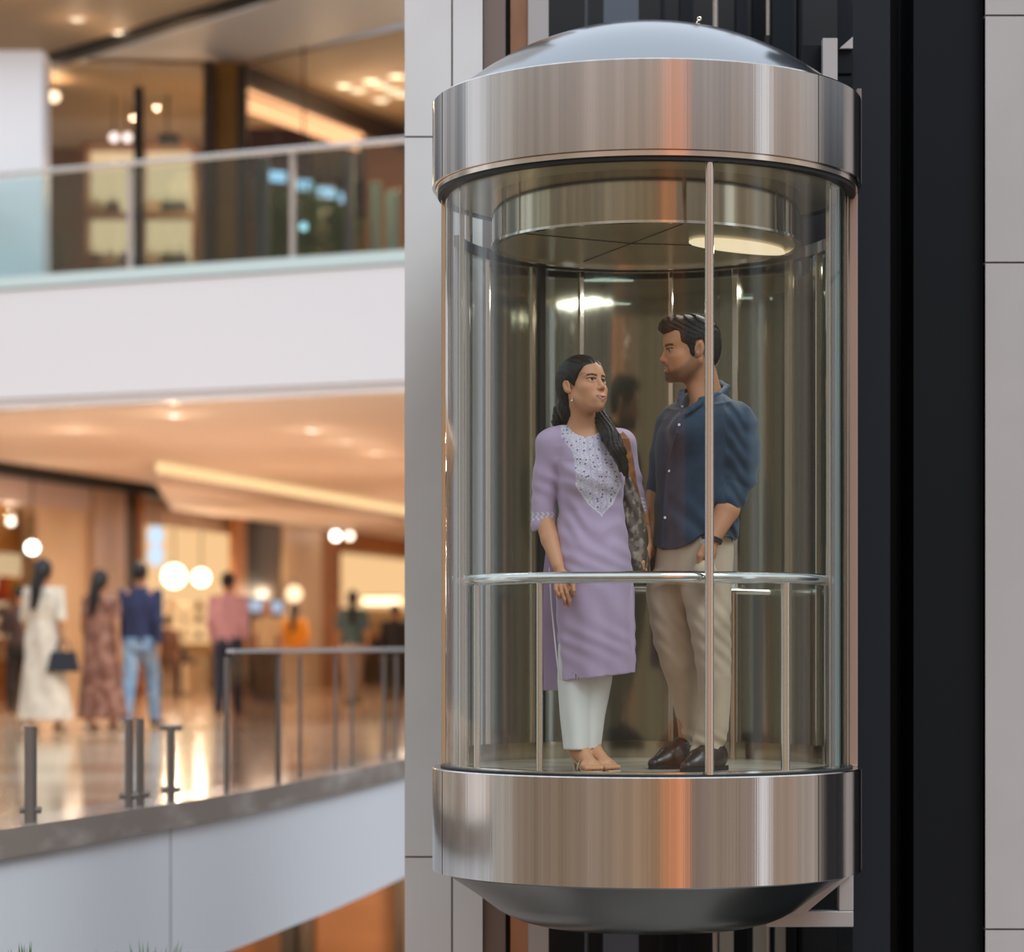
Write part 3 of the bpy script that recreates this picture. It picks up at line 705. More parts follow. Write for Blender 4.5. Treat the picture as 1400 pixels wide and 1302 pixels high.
def paint_head(v, o, R, s, skin, male, lip, ears=True):
    c = np.tile(np.array(skin, float), (len(v),1)); q = to_local(v, o, R, s); a, b, z = q.T; near = np.linalg.norm(q, axis=1) < .17
    def mixc(wt, col): 
        nonlocal c; wt = np.clip(wt,0,1)*near; c = c*(1-wt[:,None])+np.array(col)*wt[:,None]
    mid = -.0670+(-.004 if male else -.0105)+np.abs(b)*.28
    lipm = (np.abs(z-mid) < .0120-np.abs(b)*.25) & (np.abs(b) < .029) & (a > .080)
    mixc(np.exp(-((np.abs(b)-.045)/.02)**2-((z+.035)/.022)**2)*(a>.03)*.35, (skin[0]*1.05, skin[1]*.78, skin[2]*.75))
    mixc(lipm*.85, lip)
    mixc(((np.abs(z-mid-.0004) < .0016) & (np.abs(b) < .017) & (a > .08))*.8, (.58,.50,.45)); mixc(((np.abs(z-mid-.003) < .0012) & (np.abs(b) < .026) & (a > .08))*.8, (.10,.03,.025))
    # eyebrows
    bz = .0215+(-((np.abs(b)-.034)/.03)**2)*.006
    mixc(((np.abs(z-bz) < (.0042 if male else .0031)) & (np.abs(b) > .011) & (np.abs(b) < .052) & (a > .05))*.93, (.015,.010,.008))
    # lash line
    mixc(((np.abs(z-.0088+((np.abs(b)-.0315)*16)**2*.030) < .0026) & (np.abs(np.abs(b)-.0315) < .019) & (a > .070))*.9, (.012,.008,.006))
    if male:
        n = rng.random(len(v))*.25
        sg = lambda x: 1/(1+np.exp(-np.clip(x,-30,30)))
        line = np.interp(a, [-.03,.0,.02,.045,.07,.09,.11], [.02,.0,-.030,-.058,-.072,-.078,-.080])
        jaw = sg((line-z)/.004)*sg((a+.012)/.004)*sg((z+.122-a*.10)/.004)
        mou = sg((.0050-np.abs(z+.0535+.10*np.abs(b)))/.0012)*sg((.030-np.abs(b))/.002)*(a > .08)
        mou = np.maximum(mou, sg((.004-np.abs(np.abs(b)-.030))/.0015)*sg((.018-np.abs(z+.066))/.003)*(a>.07)*.8)
        wt = np.maximum(jaw*np.clip(.45+a*5,.45,.95), mou*.95)
        wt = np.where(lipm, 0, wt); chin = np.exp(-((z+.098)/.020)**2-(b/.032)**2)*(a>.04)
        mixc(np.clip(wt*(.72+n)+chin*.35*(~lipm),0,.93), (.028,.017,.012))
    return c
def eyes(root, body, w, R, s, look):
    for q in (1,-1):
        c = w(.0765*s, .031*q*s, 0)
        e = obj('eyeball', MB().ball(c, .0140*s, 20, 14), EYEW, body, smooth=True)
        d = R@V(1, look[0], look[1]); d /= np.linalg.norm(d)
        u = np.cross(d, V(0,0,1)); u /= np.linalg.norm(u); t = np.cross(u, d); m = MB()
        def disc(r, off):
            ring = [c+d*off+(u*cos(k)+t*sin(k))*r for k in np.linspace(0,2*pi,17)[:-1]]
            m.add([c+d*(off+.0024*s)]+ring, [(0,i+1,(i+1)%16+1) for i in range(16)])
        disc(.0068*s, .0124*s)
        obj('iris', m, IRIS, e, smooth=True)
def strands(f1, amp, R, o, s):
    def f(X,Y,Z):
        x = X-o[0]; y = Y-o[1]; z = Z-o[2]
        a = x*R[0,0]+y*R[1,0]+z*R[2,0]; b = x*R[0,1]+y*R[1,1]+z*R[2,1]; c = x*R[0,2]+y*R[1,2]+z*R[2,2]
        return amp*(np.sin(b*f1+5*np.sin(a*22+c*9))*np.sin(c*f1*.35+a*30))
    return f
def finger(ops, pts, r): 
    rs = [r, r*.96, r*.90, r*.78]
    for i in range(len(pts)-1): ops.cap(pts[i], pts[i+1], rs[i], rs[i+1], k=.006 if i == 0 else .0025)

FLOOR = FLZ
# ---------------------------------------------------------------- woman
YW = 9.65
Wp = lambda px, py, Y=YW: P(px, py, Y)
sk_w = (.62,.295,.160)
wom = thing('person', (Wp(803,0)[0], YW, FLOOR), 'woman in a lilac embroidered kurta and white trousers looking up at her companion', 'person')
ho = Wp(797,529,9.62); sW = .93; hw, HR = head_frame(ho, (sin(radians(42)), -cos(radians(42))), radians(12), radians(-3))
B = Ops(); head_ops(B, ho, HR, sW, False)
B.cap(hw(-.026*sW,0,-.055*sW), Wp(799,585,9.675), .045, .048, k=.015)
B.cap(Wp(799,588,9.66), Wp(800,604,9.66), .060, .085, k=.04)
B.cap(Wp(768,604,9.665), Wp(836,606,9.70), .036, .036, k=.04)           # collar bones
B.cap(Wp(801,606,9.67), Wp(806,640,9.67), .060, .070, k=.05)
B.cap(Wp(806,640,9.67), Wp(808,760,9.67), .070, .085, k=.05)                       # hidden trunk
B.cap(Wp(790,770,9.67), Wp(788,930,9.65), .055, .036, k=.04); B.cap(Wp(788,930,9.65), Wp(789,1026,9.64), .036, .028, k=.02)
B.cap(Wp(820,770,9.68), Wp(816,930,9.69), .055, .036, k=.04); B.cap(Wp(816,930,9.69), Wp(806,1026,9.69), .034, .028, k=.02)
# right arm hanging (image left)
B.chain([Wp(752,606,9.66), Wp(743,705,9.66)], [.032,.034], k=.03)
B.chain([Wp(743,705,9.66), Wp(752,738,9.61), Wp(763,774,9.54)], [.037,.034,.0225], k=.02)
hR = Wp(763,774,9.54)
B.ell(Wp(768,792,9.525), (.026,.017,.038), k=.02)
for i, (x0, x1, x2, x3, yt) in enumerate(((777,782,783.5,783,816),(771.5,777,778.5,778,829),(765.5,769,771.5,772.5,827),(759.5,761,763,765,818))):
    finger(B, [Wp(x0,798,9.515-.004*i+.006), Wp(x1-1,798+(yt-798)*.45,9.500), Wp(x2,798+(yt-798)*.76,9.500), Wp(x3,yt,9.508)], .0080 if i else .0078)
B.chain([Wp(774,785,9.515), Wp(783,797,9.49), Wp(784.5,808,9.48)], [.0105,.0092,.0072], k=.012)
# left arm (image right)
B.chain([Wp(852,603,9.74), Wp(873,700,9.76)], [.044,.036], k=.03)
B.chain([Wp(873,700,9.76), Wp(880,728,9.74), Wp(884,748,9.72)], [.034,.031,.023], k=.02)
B.ell(Wp(884,760,9.71), (.016,.024,.034), k=.015)
for i in range(4): finger(B, [Wp(881+i*1.6,768,9.69+.017*i), Wp(882+i*1.6,780,9.685+.017*i), Wp(884+i*1.2,788,9.69+.017*i)], .0078)
B.chain([Wp(880,756,9.69), Wp(878,770,9.67), Wp(879,778,9.67)], [.010,.009,.007], k=.01)
# feet
def foot(ops, heel, ball, toe, w, lift):
    heel = np.array(heel, float); ball = np.array(ball, float); toe = np.array(toe, float); d = (toe-ball)[:2]; d /= np.linalg.norm(d); n = V(-d[1], d[0], 0)
    ops.cap(heel+V(0,0,.03), heel+V(0,0,.075), .026, .026, k=.03); ops.cap(heel+V(0,0,.012), ball, .024, .018, k=.025); ops.cap(heel+V(0,0,.05), ball+V(0,0,.006), .026, .018, k=.03)
    ops.cap(ball-n*w, ball+n*w, .015, .015, k=.02)
    for i in range(5):
        t = (i-2)/2; b0 = ball+n*w*t*1.05; L_ = np.linalg.norm((toe-ball)[:2])*(1-.12*abs(t+.5))
        ops.cap(b0, b0+V(d[0],d[1],0)*L_+V(0,0,toe[2]-ball[2]), .0095, .0085 if i else .010, k=.006)
zf = FLOOR+.016
heel1 = V(Wp(790,0,9.66)[0], 9.66, FLOOR+.052); ball1 = V(Wp(808,0,9.53)[0], 9.53, zf+.006); toe1 = V(Wp(813,0,9.48)[0], 9.485, zf)
heel2 = V(Wp(806,0,9.70)[0], 9.70, FLOOR+.052); ball2 = V(Wp(829,0,9.59)[0], 9.59, zf+.006); toe2 = V(Wp(838,0,9.55)[0], 9.55, zf)
B.cap(Wp(789,1015,9.655), heel1+V(0,0,.06), .032, .028, k=.02); B.cap(Wp(806,1015,9.69), heel2+V(0,0,.06), .032, .028, k=.02)
foot(B, heel1, ball1, toe1, .028, .05); foot(B, heel2, ball2, toe2, .028, .05)
def wcol(v):
    c = paint_head(v, ho, HR, sW, sk_w, False, (.40,.10,.085))
    for tx, ty in ((783,816),(778,829),(772.5,827),(765,818)):       # painted nails
        c[np.linalg.norm(v-Wp(tx,ty-2,9.501), axis=1) < .0075] = (.50,.20,.19)
    return c
hb = (ho-.135, ho+.135)
bodyW = sdf_obj('body', B, SKIN, wom, regions=[(hb[0], hb[1], .0016), (Wp(735,0,9.56)*V(1,1,0)+V(0,0,Z_(605,9.7)-.0), V(.46,9.84,hb[0][2]+.01), .005),
    (V(.05,9.44,-.02+.13), V(.27,9.72,.46), .0026), (V(.40,9.62,.20), V(.56,9.80,.52), .0026), (V(.16,9.42,FLOOR-.01), V(.42,9.78,FLOOR+.14), .0024),
    (V(.10,9.5,FLOOR+.13), V(.46,9.85,.80), .010)], colf=wcol)
eyes(wom, bodyW, hw, HR, sW, (-.10,.22))
obj('teeth', MB().ball(hw(.0935*sW,0,-.0655*sW), (.006,.010,.0035), 12, 8), TEETH, bodyW, smooth=True)
# hair: swept back cap, tail behind the neck and a lock over the left shoulder
H = Ops(); Hc = lambda a,b,c: hw(a*sW,b*sW,c*sW)
H.ell(Hc(-.016,0,.040), V(.108,.086,.095)*sW, HR, k=.01); H.ell(Hc(.045,0,.052), V(.047,.064,.046)*sW, HR, k=.02); H.ell(Hc(-.060,0,-.005), V(.062,.072,.075)*sW, HR, k=.02)
def face_cut(X,Y,Z, s=sW, o=ho, R=HR):
    x = X-o[0]; y = Y-o[1]; z = Z-o[2]
    a = (x*R[0,0]+y*R[1,0]+z*R[2,0])/s; b = (x*R[0,1]+y*R[1,1]+z*R[2,1])/s; c = (x*R[0,2]+y*R[1,2]+z*R[2,2])/s
    hl = np.interp(a, [-.12,-.045,-.02,.0,.018,.034,.050,.066,.082,.10], [-.12,-.07,.026,.016,-.012,.012,.036,.054,.066,.07])
    hl = hl+np.clip(.012-np.abs(b),0,1)*1.2*(a > .04)
    return np.where(c > -.13, (hl-c)*.55*s, -1)
H.cut(face_cut)
H.disp(strands(330, .0012, HR, ho, sW))
H2 = Ops()
H2.chain([Hc(-.075,0,-.02), Hc(-.088,.0,-.07), Wp(769,565,9.76), Wp(764,578,9.76), Wp(766,592,9.77)], [.040,.044,.036,.026,.016], k=.03)
H2.chain([Hc(-.06,.04,-.06), Wp(815,558,9.71), Wp(824,577,9.63), Wp(835,598,9.55), Wp(845,617,9.515), Wp(853,640,9.52), Wp(857,652,9.53)], [.028,.028,.030,.033,.029,.018,.006], k=.03)
H2.disp(lambda X,Y,Z: .0022*np.sin(X*420+Z*160+3*np.sin(Z*45))+.0015*np.sin(Y*500+Z*120))
sdf_obj('hair', H, HAIR, wom, h=.0026)
sdf_obj('hair_lengths', H2, HAIR, wom, h=.0032)
obj('earring', MB().ball(Wp(782,548,9.565), .0052, 12, 8).ball(Wp(782,544.5,9.565), .0028, 10, 6), CHROME, wom, smooth=True)
# kurta with embroidered yoke (procedural colour in the kurta's own frame)
def kurta_mat():
    m = bpy.data.materials.new('lilac_cotton'); m.use_nodes = True; t = m.node_tree; b = t.nodes['Principled BSDF']; b.inputs['Roughness'].default_value = .8; b.inputs['Sheen Weight'].default_value = .25
    a = t.nodes.new('ShaderNodeAttribute'); a.attribute_name = 'Col'; tcn = t.nodes.new('ShaderNodeTexCoord')
    def mth(op, x, y=None):
        n = t.nodes.new('ShaderNodeMath'); n.operation = op
        for i, q in enumerate((x, y)):
            if q is None: continue
            if isinstance(q, (int,float)): n.inputs[i].default_value = q
            else: t.links.new(q, n.inputs[i])
        return n.outputs[0]
    def mix(f, c1, c2):
        n = t.nodes.new('ShaderNodeMix'); n.data_type = 'RGBA'; t.links.new(f, n.inputs[0])
        for i, c in ((6,c1),(7,c2)):
            if isinstance(c, tuple): n.inputs[i].default_value = (*c,1)
            else: t.links.new(c, n.inputs[i])
        return n.outputs[2]
    s = t.nodes.new('ShaderNodeSeparateColor'); t.links.new(a.outputs['Color'], s.inputs[0])
    vo = t.nodes.new('ShaderNodeTexVoronoi'); vo.inputs['Scale'].default_value = 62; vo.inputs['Randomness'].default_value = .55; t.links.new(tcn.outputs['Object'], vo.inputs['Vector'])
    no = t.nodes.new('ShaderNodeTexNoise'); no.inputs['Scale'].default_value = 240; t.links.new(tcn.outputs['Object'], no.inputs['Vector'])
    nf = t.nodes.new('ShaderNodeTexNoise'); nf.inputs['Scale'].default_value = 9; t.links.new(tcn.outputs['Object'], nf.inputs['Vector'])
    basec = mix(nf.outputs[0], (.44,.315,.47), (.52,.38,.53))
    silver = mix(mth('GREATER_THAN', no.outputs[0], .5), (.50,.43,.56), (.74,.70,.74))
    dot = mth('LESS_THAN', vo.outputs['Distance'], .27)
    emb = mix(dot, silver, (.16,.12,.24))
    full = mix(s.outputs[0], basec, emb)          # R: embroidery, G: white piping
    full = mix(s.outputs[1], full, (.74,.72,.76))
    t.links.new(full, b.inputs['Base Color'])
    bp = t.nodes.new('ShaderNodeBump'); bp.inputs['Strength'].default_value = .35; bp.inputs['Distance'].default_value = .002
    t.links.new(no.outputs[0], bp.inputs['Height']); t.links.new(bp.outputs[0], b.inputs['Normal']); return m
KM = kurta_mat(); yawW = radians(16)
K = Ops()
r_ = lambda py, px, hw_, d, Y=YW: (Z_(py,Y), X_(px,Y), Y, hw_*Y/FPX, d)
def kfold(X,Y,Z,A):
    low = np.clip((Z_(700,YW)-Z)/.35, 0, 1)
    return low*.0045*np.sin(A*7+Z*3)+.0022*np.sin(Z*70+A*5+3*np.sin(X*26))*np.exp(-((Z-Z_(715,YW))/.10)**2)+.0016*np.sin(Z*95+X*60)*np.exp(-((Z-Z_(648,YW))/.08)**2)
K.col([r_(930,817,51,.118), r_(880,815,52,.122), r_(830,813,53,.125), r_(790,810,54,.128), r_(760,809,52,.124), r_(725,809,47,.112), r_(700,808,44.5,.106), r_(675,807,44.5,.112), r_(650,807,46,.124), r_(630,806,47,.118), r_(612,804,44,.095), r_(600,802,37,.075), r_(590,800,27,.062)], yawW, k=.02, fold=kfold)
K.cap(Wp(772,596,9.66), Wp(755,606,9.66), .042, .050, k=.03); K.cap(Wp(830,597,9.69), Wp(848,606,9.73), .042, .048, k=.03)
for q in ((797,655,9.565),(829,655,9.585)): K.ell(Wp(*q), (.052,.045,.05), k=.05)
K.chain([Wp(753,607,9.66), Wp(746,655,9.665), Wp(742.5,700,9.66), Wp(742,717,9.655)], [.052,.050,.044,.045], k=.035)
K.chain([Wp(851,607,9.73), Wp(862,655,9.75), Wp(873,702,9.755)], [.048,.042,.037], k=.03)
K.cap(Wp(742,719,9.655), Wp(742,735,9.655), .036, .036, k=.002, m='-')
K.disp(lambda X,Y,Z: .0016*np.sin(Z*75+X*50+2*np.sin(Z*21)))
# neckline
K.ell(Wp(801,578,9.60), (.062,.085,.056), k=.004, m='-'); K.cap(Wp(811,590,9.53), Wp(812.5,611,9.53), .012, .004, k=.002, m='-')
# open hem: hollow underneath
K.col([(Z_(960,YW), X_(817,YW), YW, .128, .105), (Z_(890,YW), X_(816,YW), YW, .130, .108)], yawW, k=.004, m='-')
K.cut(lambda X,Y,Z: (Z_(931.5,YW)+(X-X_(765,YW))*.115)-Z)
def kcol(v):
    c = np.zeros((len(v),3)); px = CXP+v[:,0]*FPX/v[:,1]; py = HZ-v[:,2]*FPX/v[:,1]; fr_ = v[:,1] < YW+.02
    cx = 812+(py-600)*.10
    half = np.interp(py, [575,598,620,665,690,704], [44,44,30,30,15,0])
    inn = np.interp(py, [575,598,612], [20,14,0])
    emb = fr_ & (np.abs(px-cx) < half) & (py > 576) & (py < 704) & (np.abs(px-cx) >= inn*.0)
    collar = fr_ & (py < 600) & (np.abs(px-cx) > 60)
    stripe = (np.abs(np.abs(px-cx)-9) < 1.3) | (np.abs(px-cx) < 1.2)
    c[:,0] = (emb & ~stripe & ~collar)*.85
    edge = fr_ & (np.abs(np.abs(px-cx)-half) < 1.4) & (py > 660) & (py < 706)
    c[:,1] = np.maximum(edge*.8, (emb & stripe)*.25)
    cuff = (np.abs(py-706) < 6) & (px < 764) & (np.sin(px*.9+np.sin(py*.9)*1.5) > .2)
    c[:,1] = np.maximum(c[:,1], cuff*.75)
    cuff2 = (np.abs(py-690) < 9) & (px > 868) & (np.sin(py*1.1) > .0); c[:,1] = np.maximum(c[:,1], cuff2*.75)
    return c
kur = sdf_obj('kurta', K, KM, wom, regions=[(K.bounds()[0], K.bounds()[1]*V(1,1,0)+V(0,0,Z_(735,YW)), .005), (K.bounds()[0]*V(1,1,0)+V(0,0,Z_(737,YW)), K.bounds()[1], .0032)], colf=kcol)
def slabpanel(pts, th):
    m = MB(); m.ext(pts, (0,th,0)); return m
def zeros_attr(o, rgb=(0,0,0)):
    me = o.data; at = me.attributes.new('Col','FLOAT_COLOR','POINT'); at.data.foreach_set('color', np.tile(np.array((*rgb,1),np.float32), len(me.vertices)))
def curved_panel(rows, th, n=10, wave=.006):
    """cloth panel: rows of (py, px_left, px_right, Y)"""
    F_ = []; Bk = []
    for py, a, b, Y in rows:
        for i in range(n+1):
            t = i/n; px = a+(b-a)*t; yy = Y+wave*sin(t*9+py*.02); F_.append(P(px,py,yy)); Bk.append(P(px,py,yy)+V(0,th,0))
    m = len(rows); vs = F_+Bk; N_ = len(F_); fs = []
    for j in range(m-1):
        for i in range(n):
            a = j*(n+1)+i; fs.append((a,a+n+1,a+n+2,a+1)); fs.append((N_+a,N_+a+1,N_+a+n+2,N_+a+n+1))
    for j in range(m-1):
        a = j*(n+1); fs.append((a,N_+a,N_+a+n+1,a+n+1)); a += n; fs.append((a,a+n+1,N_+a+n+1,N_+a))
    for i in range(n): fs.append((i,i+1,N_+i+1,N_+i)); a = (m-1)*(n+1)+i; fs.append((a,N_+a,N_+a+1,a+1))
    return MB().add(vs, fs)
bp_ = obj('rear_tail', curved_panel([(745,747,800,9.72),(780,743,800,9.735),(850,742,800,9.745),(944,743,800,9.75)], .004), KM, kur, smooth=True); zeros_attr(bp_)
pip = obj('slit_piping', MB().tube([Wp(751,776,9.59),Wp(754,830,9.585),Wp(760,890,9.60),Wp(765,930,9.61)], .0028, 8), WHITEC, kur, smooth=True)
sp_ = obj('side_tail', curved_panel([(790,850,864,9.62),(830,847,866,9.60),(919,849,868,9.60)], .004, wave=.002), KM, kur, smooth=True); zeros_attr(sp_)
# trousers
T = Ops()
tf = lambda X,Y,Z,A: .003*np.sin(A*4+Z*5)
T.col([r_(1025,788,16.5,.050,9.62), r_(980,786,19.5,.062,9.63), r_(930,786,23,.070,9.64), r_(880,788,24,.075,9.65)], 0, k=.02, fold=tf)
T.col([r_(1023,806,14.5,.050,9.68), r_(980,809,17,.060,9.68), r_(930,814,22,.068,9.68), r_(880,816,24,.075,9.67)], 0, k=.012, fold=tf)
T.cap(Wp(787,1030,9.62), Wp(787,1010,9.62), .034, .034, k=.002, m='-'); T.cap(Wp(806,1030,9.68), Wp(806,1010,9.68), .032, .032, k=.002, m='-')
sdf_obj('trousers', T, WHITEC, wom, h=.004)
# sandals
def sandal(heel, ball, toe):
    s = MB(); d = (toe-heel)*V(1,1,0); d /= np.linalg.norm(d); n = V(-d[1], d[0], 0)
    path = [heel-d*.03, heel+d*.01, heel+(ball-heel)*.5, ball, toe+d*.015]; zs = [FLOOR+.050, FLOOR+.048, FLOOR+.026, FLOOR+.008, FLOOR+.006]; ws = [.020,.027,.026,.038,.026]
    vs = []
    for p, z, w_ in zip(path, zs, ws):
        for sgn in (-1,1):
            q = p+n*w_*sgn; vs += [(q[0],q[1],z), (q[0],q[1],z-.007)]
    fs = []
    for i in range(4):
        a = i*4; fs += [(a,a+2,a+6,a+4),(a+1,a+5,a+7,a+3),(a,a+4,a+5,a+1),(a+2,a+3,a+7,a+6)]
    fs += [(0,1,3,2),(16,18,19,17)]; s.add(vs, fs)
    r = obj('sandal', s, SANDAL, wom, smooth=False)
    hq = heel-d*.012; obj('heel', MB().add([*(hq+n*.017*a+d*.016*b+V(0,0,FLOOR+.044-heel[2]) for a,b in ((-1,-1),(1,-1),(1,1),(-1,1))), *(hq+n*.011*a+d*.011*b+V(0,0,FLOOR+.0-heel[2]) for a,b in ((-1,-1),(1,-1),(1,1),(-1,1)))], [(0,1,2,3),(7,6,5,4),(0,4,5,1),(1,5,6,2),(2,6,7,3),(3,7,4,0)]), SANDAL, r)
    st = MB()
    for off, hh in ((ball-d*.004,.034),(ball-d*.05,.050)):
        st.tube([off+n*.036*cos(t)+V(0,0,(FLOOR+.006-off[2])+hh*sin(t)*.9) for t in np.linspace(0,pi,13)], .0036, 8)
    st.tube([ball-n*.03+V(0,0,.0), ball-d*.03+V(0,0,.03), ball-d*.055+n*.03+V(0,0,.02)], .0034, 8)
    st.tube([heel-d*.028+V(0,0,.0), heel-d*.032+V(0,0,.045), heel+n*.03+V(0,0,.065), heel+d*.03+V(0,0,.062), heel-n*.03+V(0,0,.062), heel-d*.032+V(0,0,.045)], .003, 8)
    obj('strap', st, SANDAL, r, smooth=True)
sandal(heel1, ball1, toe1); sandal(heel2, ball2, toe2)
# shoulder bag hanging behind her left arm
bagm = mat('patterned_bag',(.10,.075,.06),.6,noise=((45,45,30),(.30,.24,.19),.50,.60))
bag = thing('shoulder_bag', Wp(868,785,9.86), 'brown patterned shoulder bag on a tan strap hanging at the woman\'s left side', 'bag')
bo = Ops(); bo.col([r_(786,868,18,.035,9.70), r_(760,868,19,.05,9.70), r_(720,867,17,.045,9.70), r_(680,862,12,.035,9.69), r_(650,858,7,.02,9.68)], 0, k=.01, fold=lambda X,Y,Z,A: .004*np.sin(Z*60+A*5))
sdf_obj('pouch', bo, bagm, bag, h=.005)
sb = MB(); path = [Wp(846,590,9.70),Wp(853,600,9.665),Wp(859,630,9.665),Wp(864,660,9.68),Wp(871,690,9.70),Wp(882,718,9.70)]
vs = []
for i, p in enumerate(path):
    w_ = [.014,.020,.020,.018,.018,.016][i]
    for sx in (-1,1): vs += [p+V(w_*sx,-.012,0), p+V(w_*sx,.0,0)]
fs = []
for i in range(len(path)-1):
    a = i*4; fs += [(a,a+2,a+6,a+4),(a+1,a+5,a+7,a+3),(a,a+4,a+5,a+1),(a+2,a+3,a+7,a+6)]
fs += [(0,1,3,2),(len(vs)-4,len(vs)-2,len(vs)-1,len(vs)-3)]
obj('strap', sb.add(vs, fs), TANL, bag, smooth=True, label='tan leather strap')

# ---------------------------------------------------------------- man
YM = 9.70
Mp = lambda px, py, Y=YM: P(px, py, Y)
sk_m = (.49,.215,.110)
man = thing('person', (Mp(955,0)[0], YM, FLOOR), 'bearded man in a navy shirt and beige trousers, one hand in his pocket', 'person')
hom = Mp(943,479,9.66); sM = 1.0; mw, MR = head_frame(hom, (-cos(radians(13)), -sin(radians(13))), radians(-4))
M = Ops(); head_ops(M, hom, MR, sM, True)
M.cap(mw(-.036,0,-.055), Mp(969,553,9.71), .054, .060, k=.015)
M.cap(mw(-.005,0,-.085), Mp(956,552,9.65), .032, .034, k=.03)
M.cap(Mp(950,578,9.70), Mp(978,578,9.70), .060, .060, k=.04)
M.cap(Mp(957,600), Mp(952,740), .085, .085, k=.05)
M.cap(Mp(914,790,9.78), Mp(930,915,9.76), .05, .035, k=.04); M.cap(Mp(930,915,9.76), Mp(940,1035,9.83), .034, .026, k=.02)
M.cap(Mp(965,790,9.66), Mp(976,915,9.61), .055, .035, k=.04); M.cap(Mp(976,915,9.61), Mp(967,1035,9.645), .034, .028, k=.02)
# left arm (nearer the camera), hand in the pocket
M.chain([Mp(1008,590,9.58), Mp(1008,665,9.58)], [.036,.042], k=.03)
M.chain([Mp(1004,668,9.58), Mp(994,698,9.545), Mp(975,735,9.50)], [.049,.046,.031], k=.02)
M.ell(Mp(969,753,9.495), (.030,.030,.045), k=.02)
for i in range(4): finger(M, [Mp(957+i*5.4,764,9.49+.012*i), Mp(956+i*5.4,778,9.50+.012*i), Mp(958+i*5,790,9.51+.012*i), Mp(960+i*5,797,9.52+.01*i)], .0092)
M.chain([Mp(962,748,9.48), Mp(957,760,9.475), Mp(956,770,9.48)], [.013,.011,.009], k=.012)
# right arm (far side)
M.chain([Mp(914,592,9.84), Mp(901,665,9.84)], [.034,.036], k=.03)
M.chain([Mp(899,665,9.84), Mp(896,700,9.82), Mp(890,732,9.78)], [.042,.040,.028], k=.02)
M.ell(Mp(888,750,9.77), (.022,.032,.042), k=.02)
for i in range(4): finger(M, [Mp(886,762,9.745+.019*i), Mp(884,776,9.745+.019*i), Mp(880,785,9.745+.019*i), Mp(877,780,9.745+.019*i)], .0088)
M.chain([Mp(886,750,9.74), Mp(881,762,9.725), Mp(880,772,9.725)], [.012,.011,.009], k=.012)
def mcol(v): return paint_head(v, hom, MR, sM, sk_m, True, (.36,.13,.10))
mb_ = (hom-.145, hom+.145)
bodyM = sdf_obj('body', M, SKIN, man, regions=[(mb_[0], mb_[1], .0017), (V(.55,9.55,Z_(600,9.7)), V(.90,9.85,mb_[0][2]+.01), .006),
    (V(.66,9.43,.24), V(.90,9.66,.60), .003), (V(.45,9.68,.24), V(.60,9.90,.60), .003), (V(.45,9.44,FLOOR+.05), V(.97,9.95,.86), .010)], colf=mcol)
eyes(man, bodyM, mw, MR, sM, (.0,-.08))
HM = Ops(); HE = lambda c, r, k=.015: HM.ell(mw(*c), V(*r), MR, k=k)
HE((-.020,0,.042),(.103,.083,.094)); HE((.045,0,.098),(.058,.056,.034),.02); HE((.082,.0,.090),(.030,.048,.026),.02); HE((-.06,0,.0),(.060,.072,.075),.02)
def mcut(X,Y,Z, o=hom, R=MR):
    x = X-o[0]; y = Y-o[1]; z = Z-o[2]
    a = x*R[0,0]+y*R[1,0]+z*R[2,0]; b = x*R[0,1]+y*R[1,1]+z*R[2,1]; c = x*R[0,2]+y*R[1,2]+z*R[2,2]
    hl = np.interp(a, [-.12,-.05,-.042,-.032,-.002,.006,.022,.028,.052,.058,.072,.12], [-.062,-.075,-.02,.034,.030,-.042,-.034,.014,.030,.058,.062,.070])
    return np.where(c > -.13, (hl-c)*.6, -1)
for q_ in (1,-1): HE((.008,.068*q_,-.002),(.012,.009,.030),.008)
HM.cut(mcut)
HM.disp(lambda X,Y,Z: .0024*np.sin((X-hom[0])*170+(Z-hom[2])*330+4*np.sin((Y-hom[1])*60))*np.clip((Z-hom[2]-.05)*25,.1,1)+.0008*np.sin(X*900+Z*300))
sdf_obj('hair', HM, HAIRM, man, h=.0026)
# shirt
S_ = Ops(); yM = radians(-50)
# lateral axis of the chest: his left, towards the camera and image right
def sfold(X,Y,Z,A):
    return .0045*np.sin(Z*30+X*40+2.2*np.sin(Z*13+X*9))*np.exp(-((Z-.42)/.12)**2)+.0025*np.sin(A*5+Z*12)+.001*np.sin(Z*60-X*40)
rm = lambda py, px, a, b, Y=YM: (Z_(py,Y), X_(px,Y), Y, a, b)
S_.col([rm(757,951,.178,.128), rm(735,951,.180,.128), rm(700,952,.178,.124), rm(660,954,.184,.124), rm(620,957,.198,.126), rm(590,960,.200,.120), rm(572,963,.185,.105), rm(560,965,.14,.09)], yM, k=.02, fold=sfold)
S_.cap(Mp(968,551,9.70), Mp(1004,575,9.585), .060, .066, k=.04); S_.cap(Mp(962,551,9.72), Mp(924,574,9.83), .060, .060, k=.04)
S_.cap(Mp(940,590,9.62), Mp(985,590,9.60), .07, .07, k=.05)
S_.chain([Mp(1009,584,9.575), Mp(1014,620,9.57), Mp(1012,650,9.575), Mp(1004,668,9.575)], [.074,.070,.064,.056], k=.03)
S_.chain([Mp(918,584,9.84), Mp(907,625,9.845), Mp(902,668,9.84)], [.060,.054,.048], k=.03)
S_.cap(Mp(1003,671,9.57), Mp(996,684,9.56), .0615, .0605, k=.004)       # rolled cuff
S_.cap(Mp(1000,678,9.565), Mp(990,700,9.55), .046, .046, k=.002, m='-')
S_.cap(Mp(901,664,9.84), Mp(901,672,9.84), .050, .050, k=.004)
S_.disp(lambda X,Y,Z: np.where(X > X_(990,9.6), .0028*np.sin(Z*85+X*60+2*np.sin(X*45)), 0))
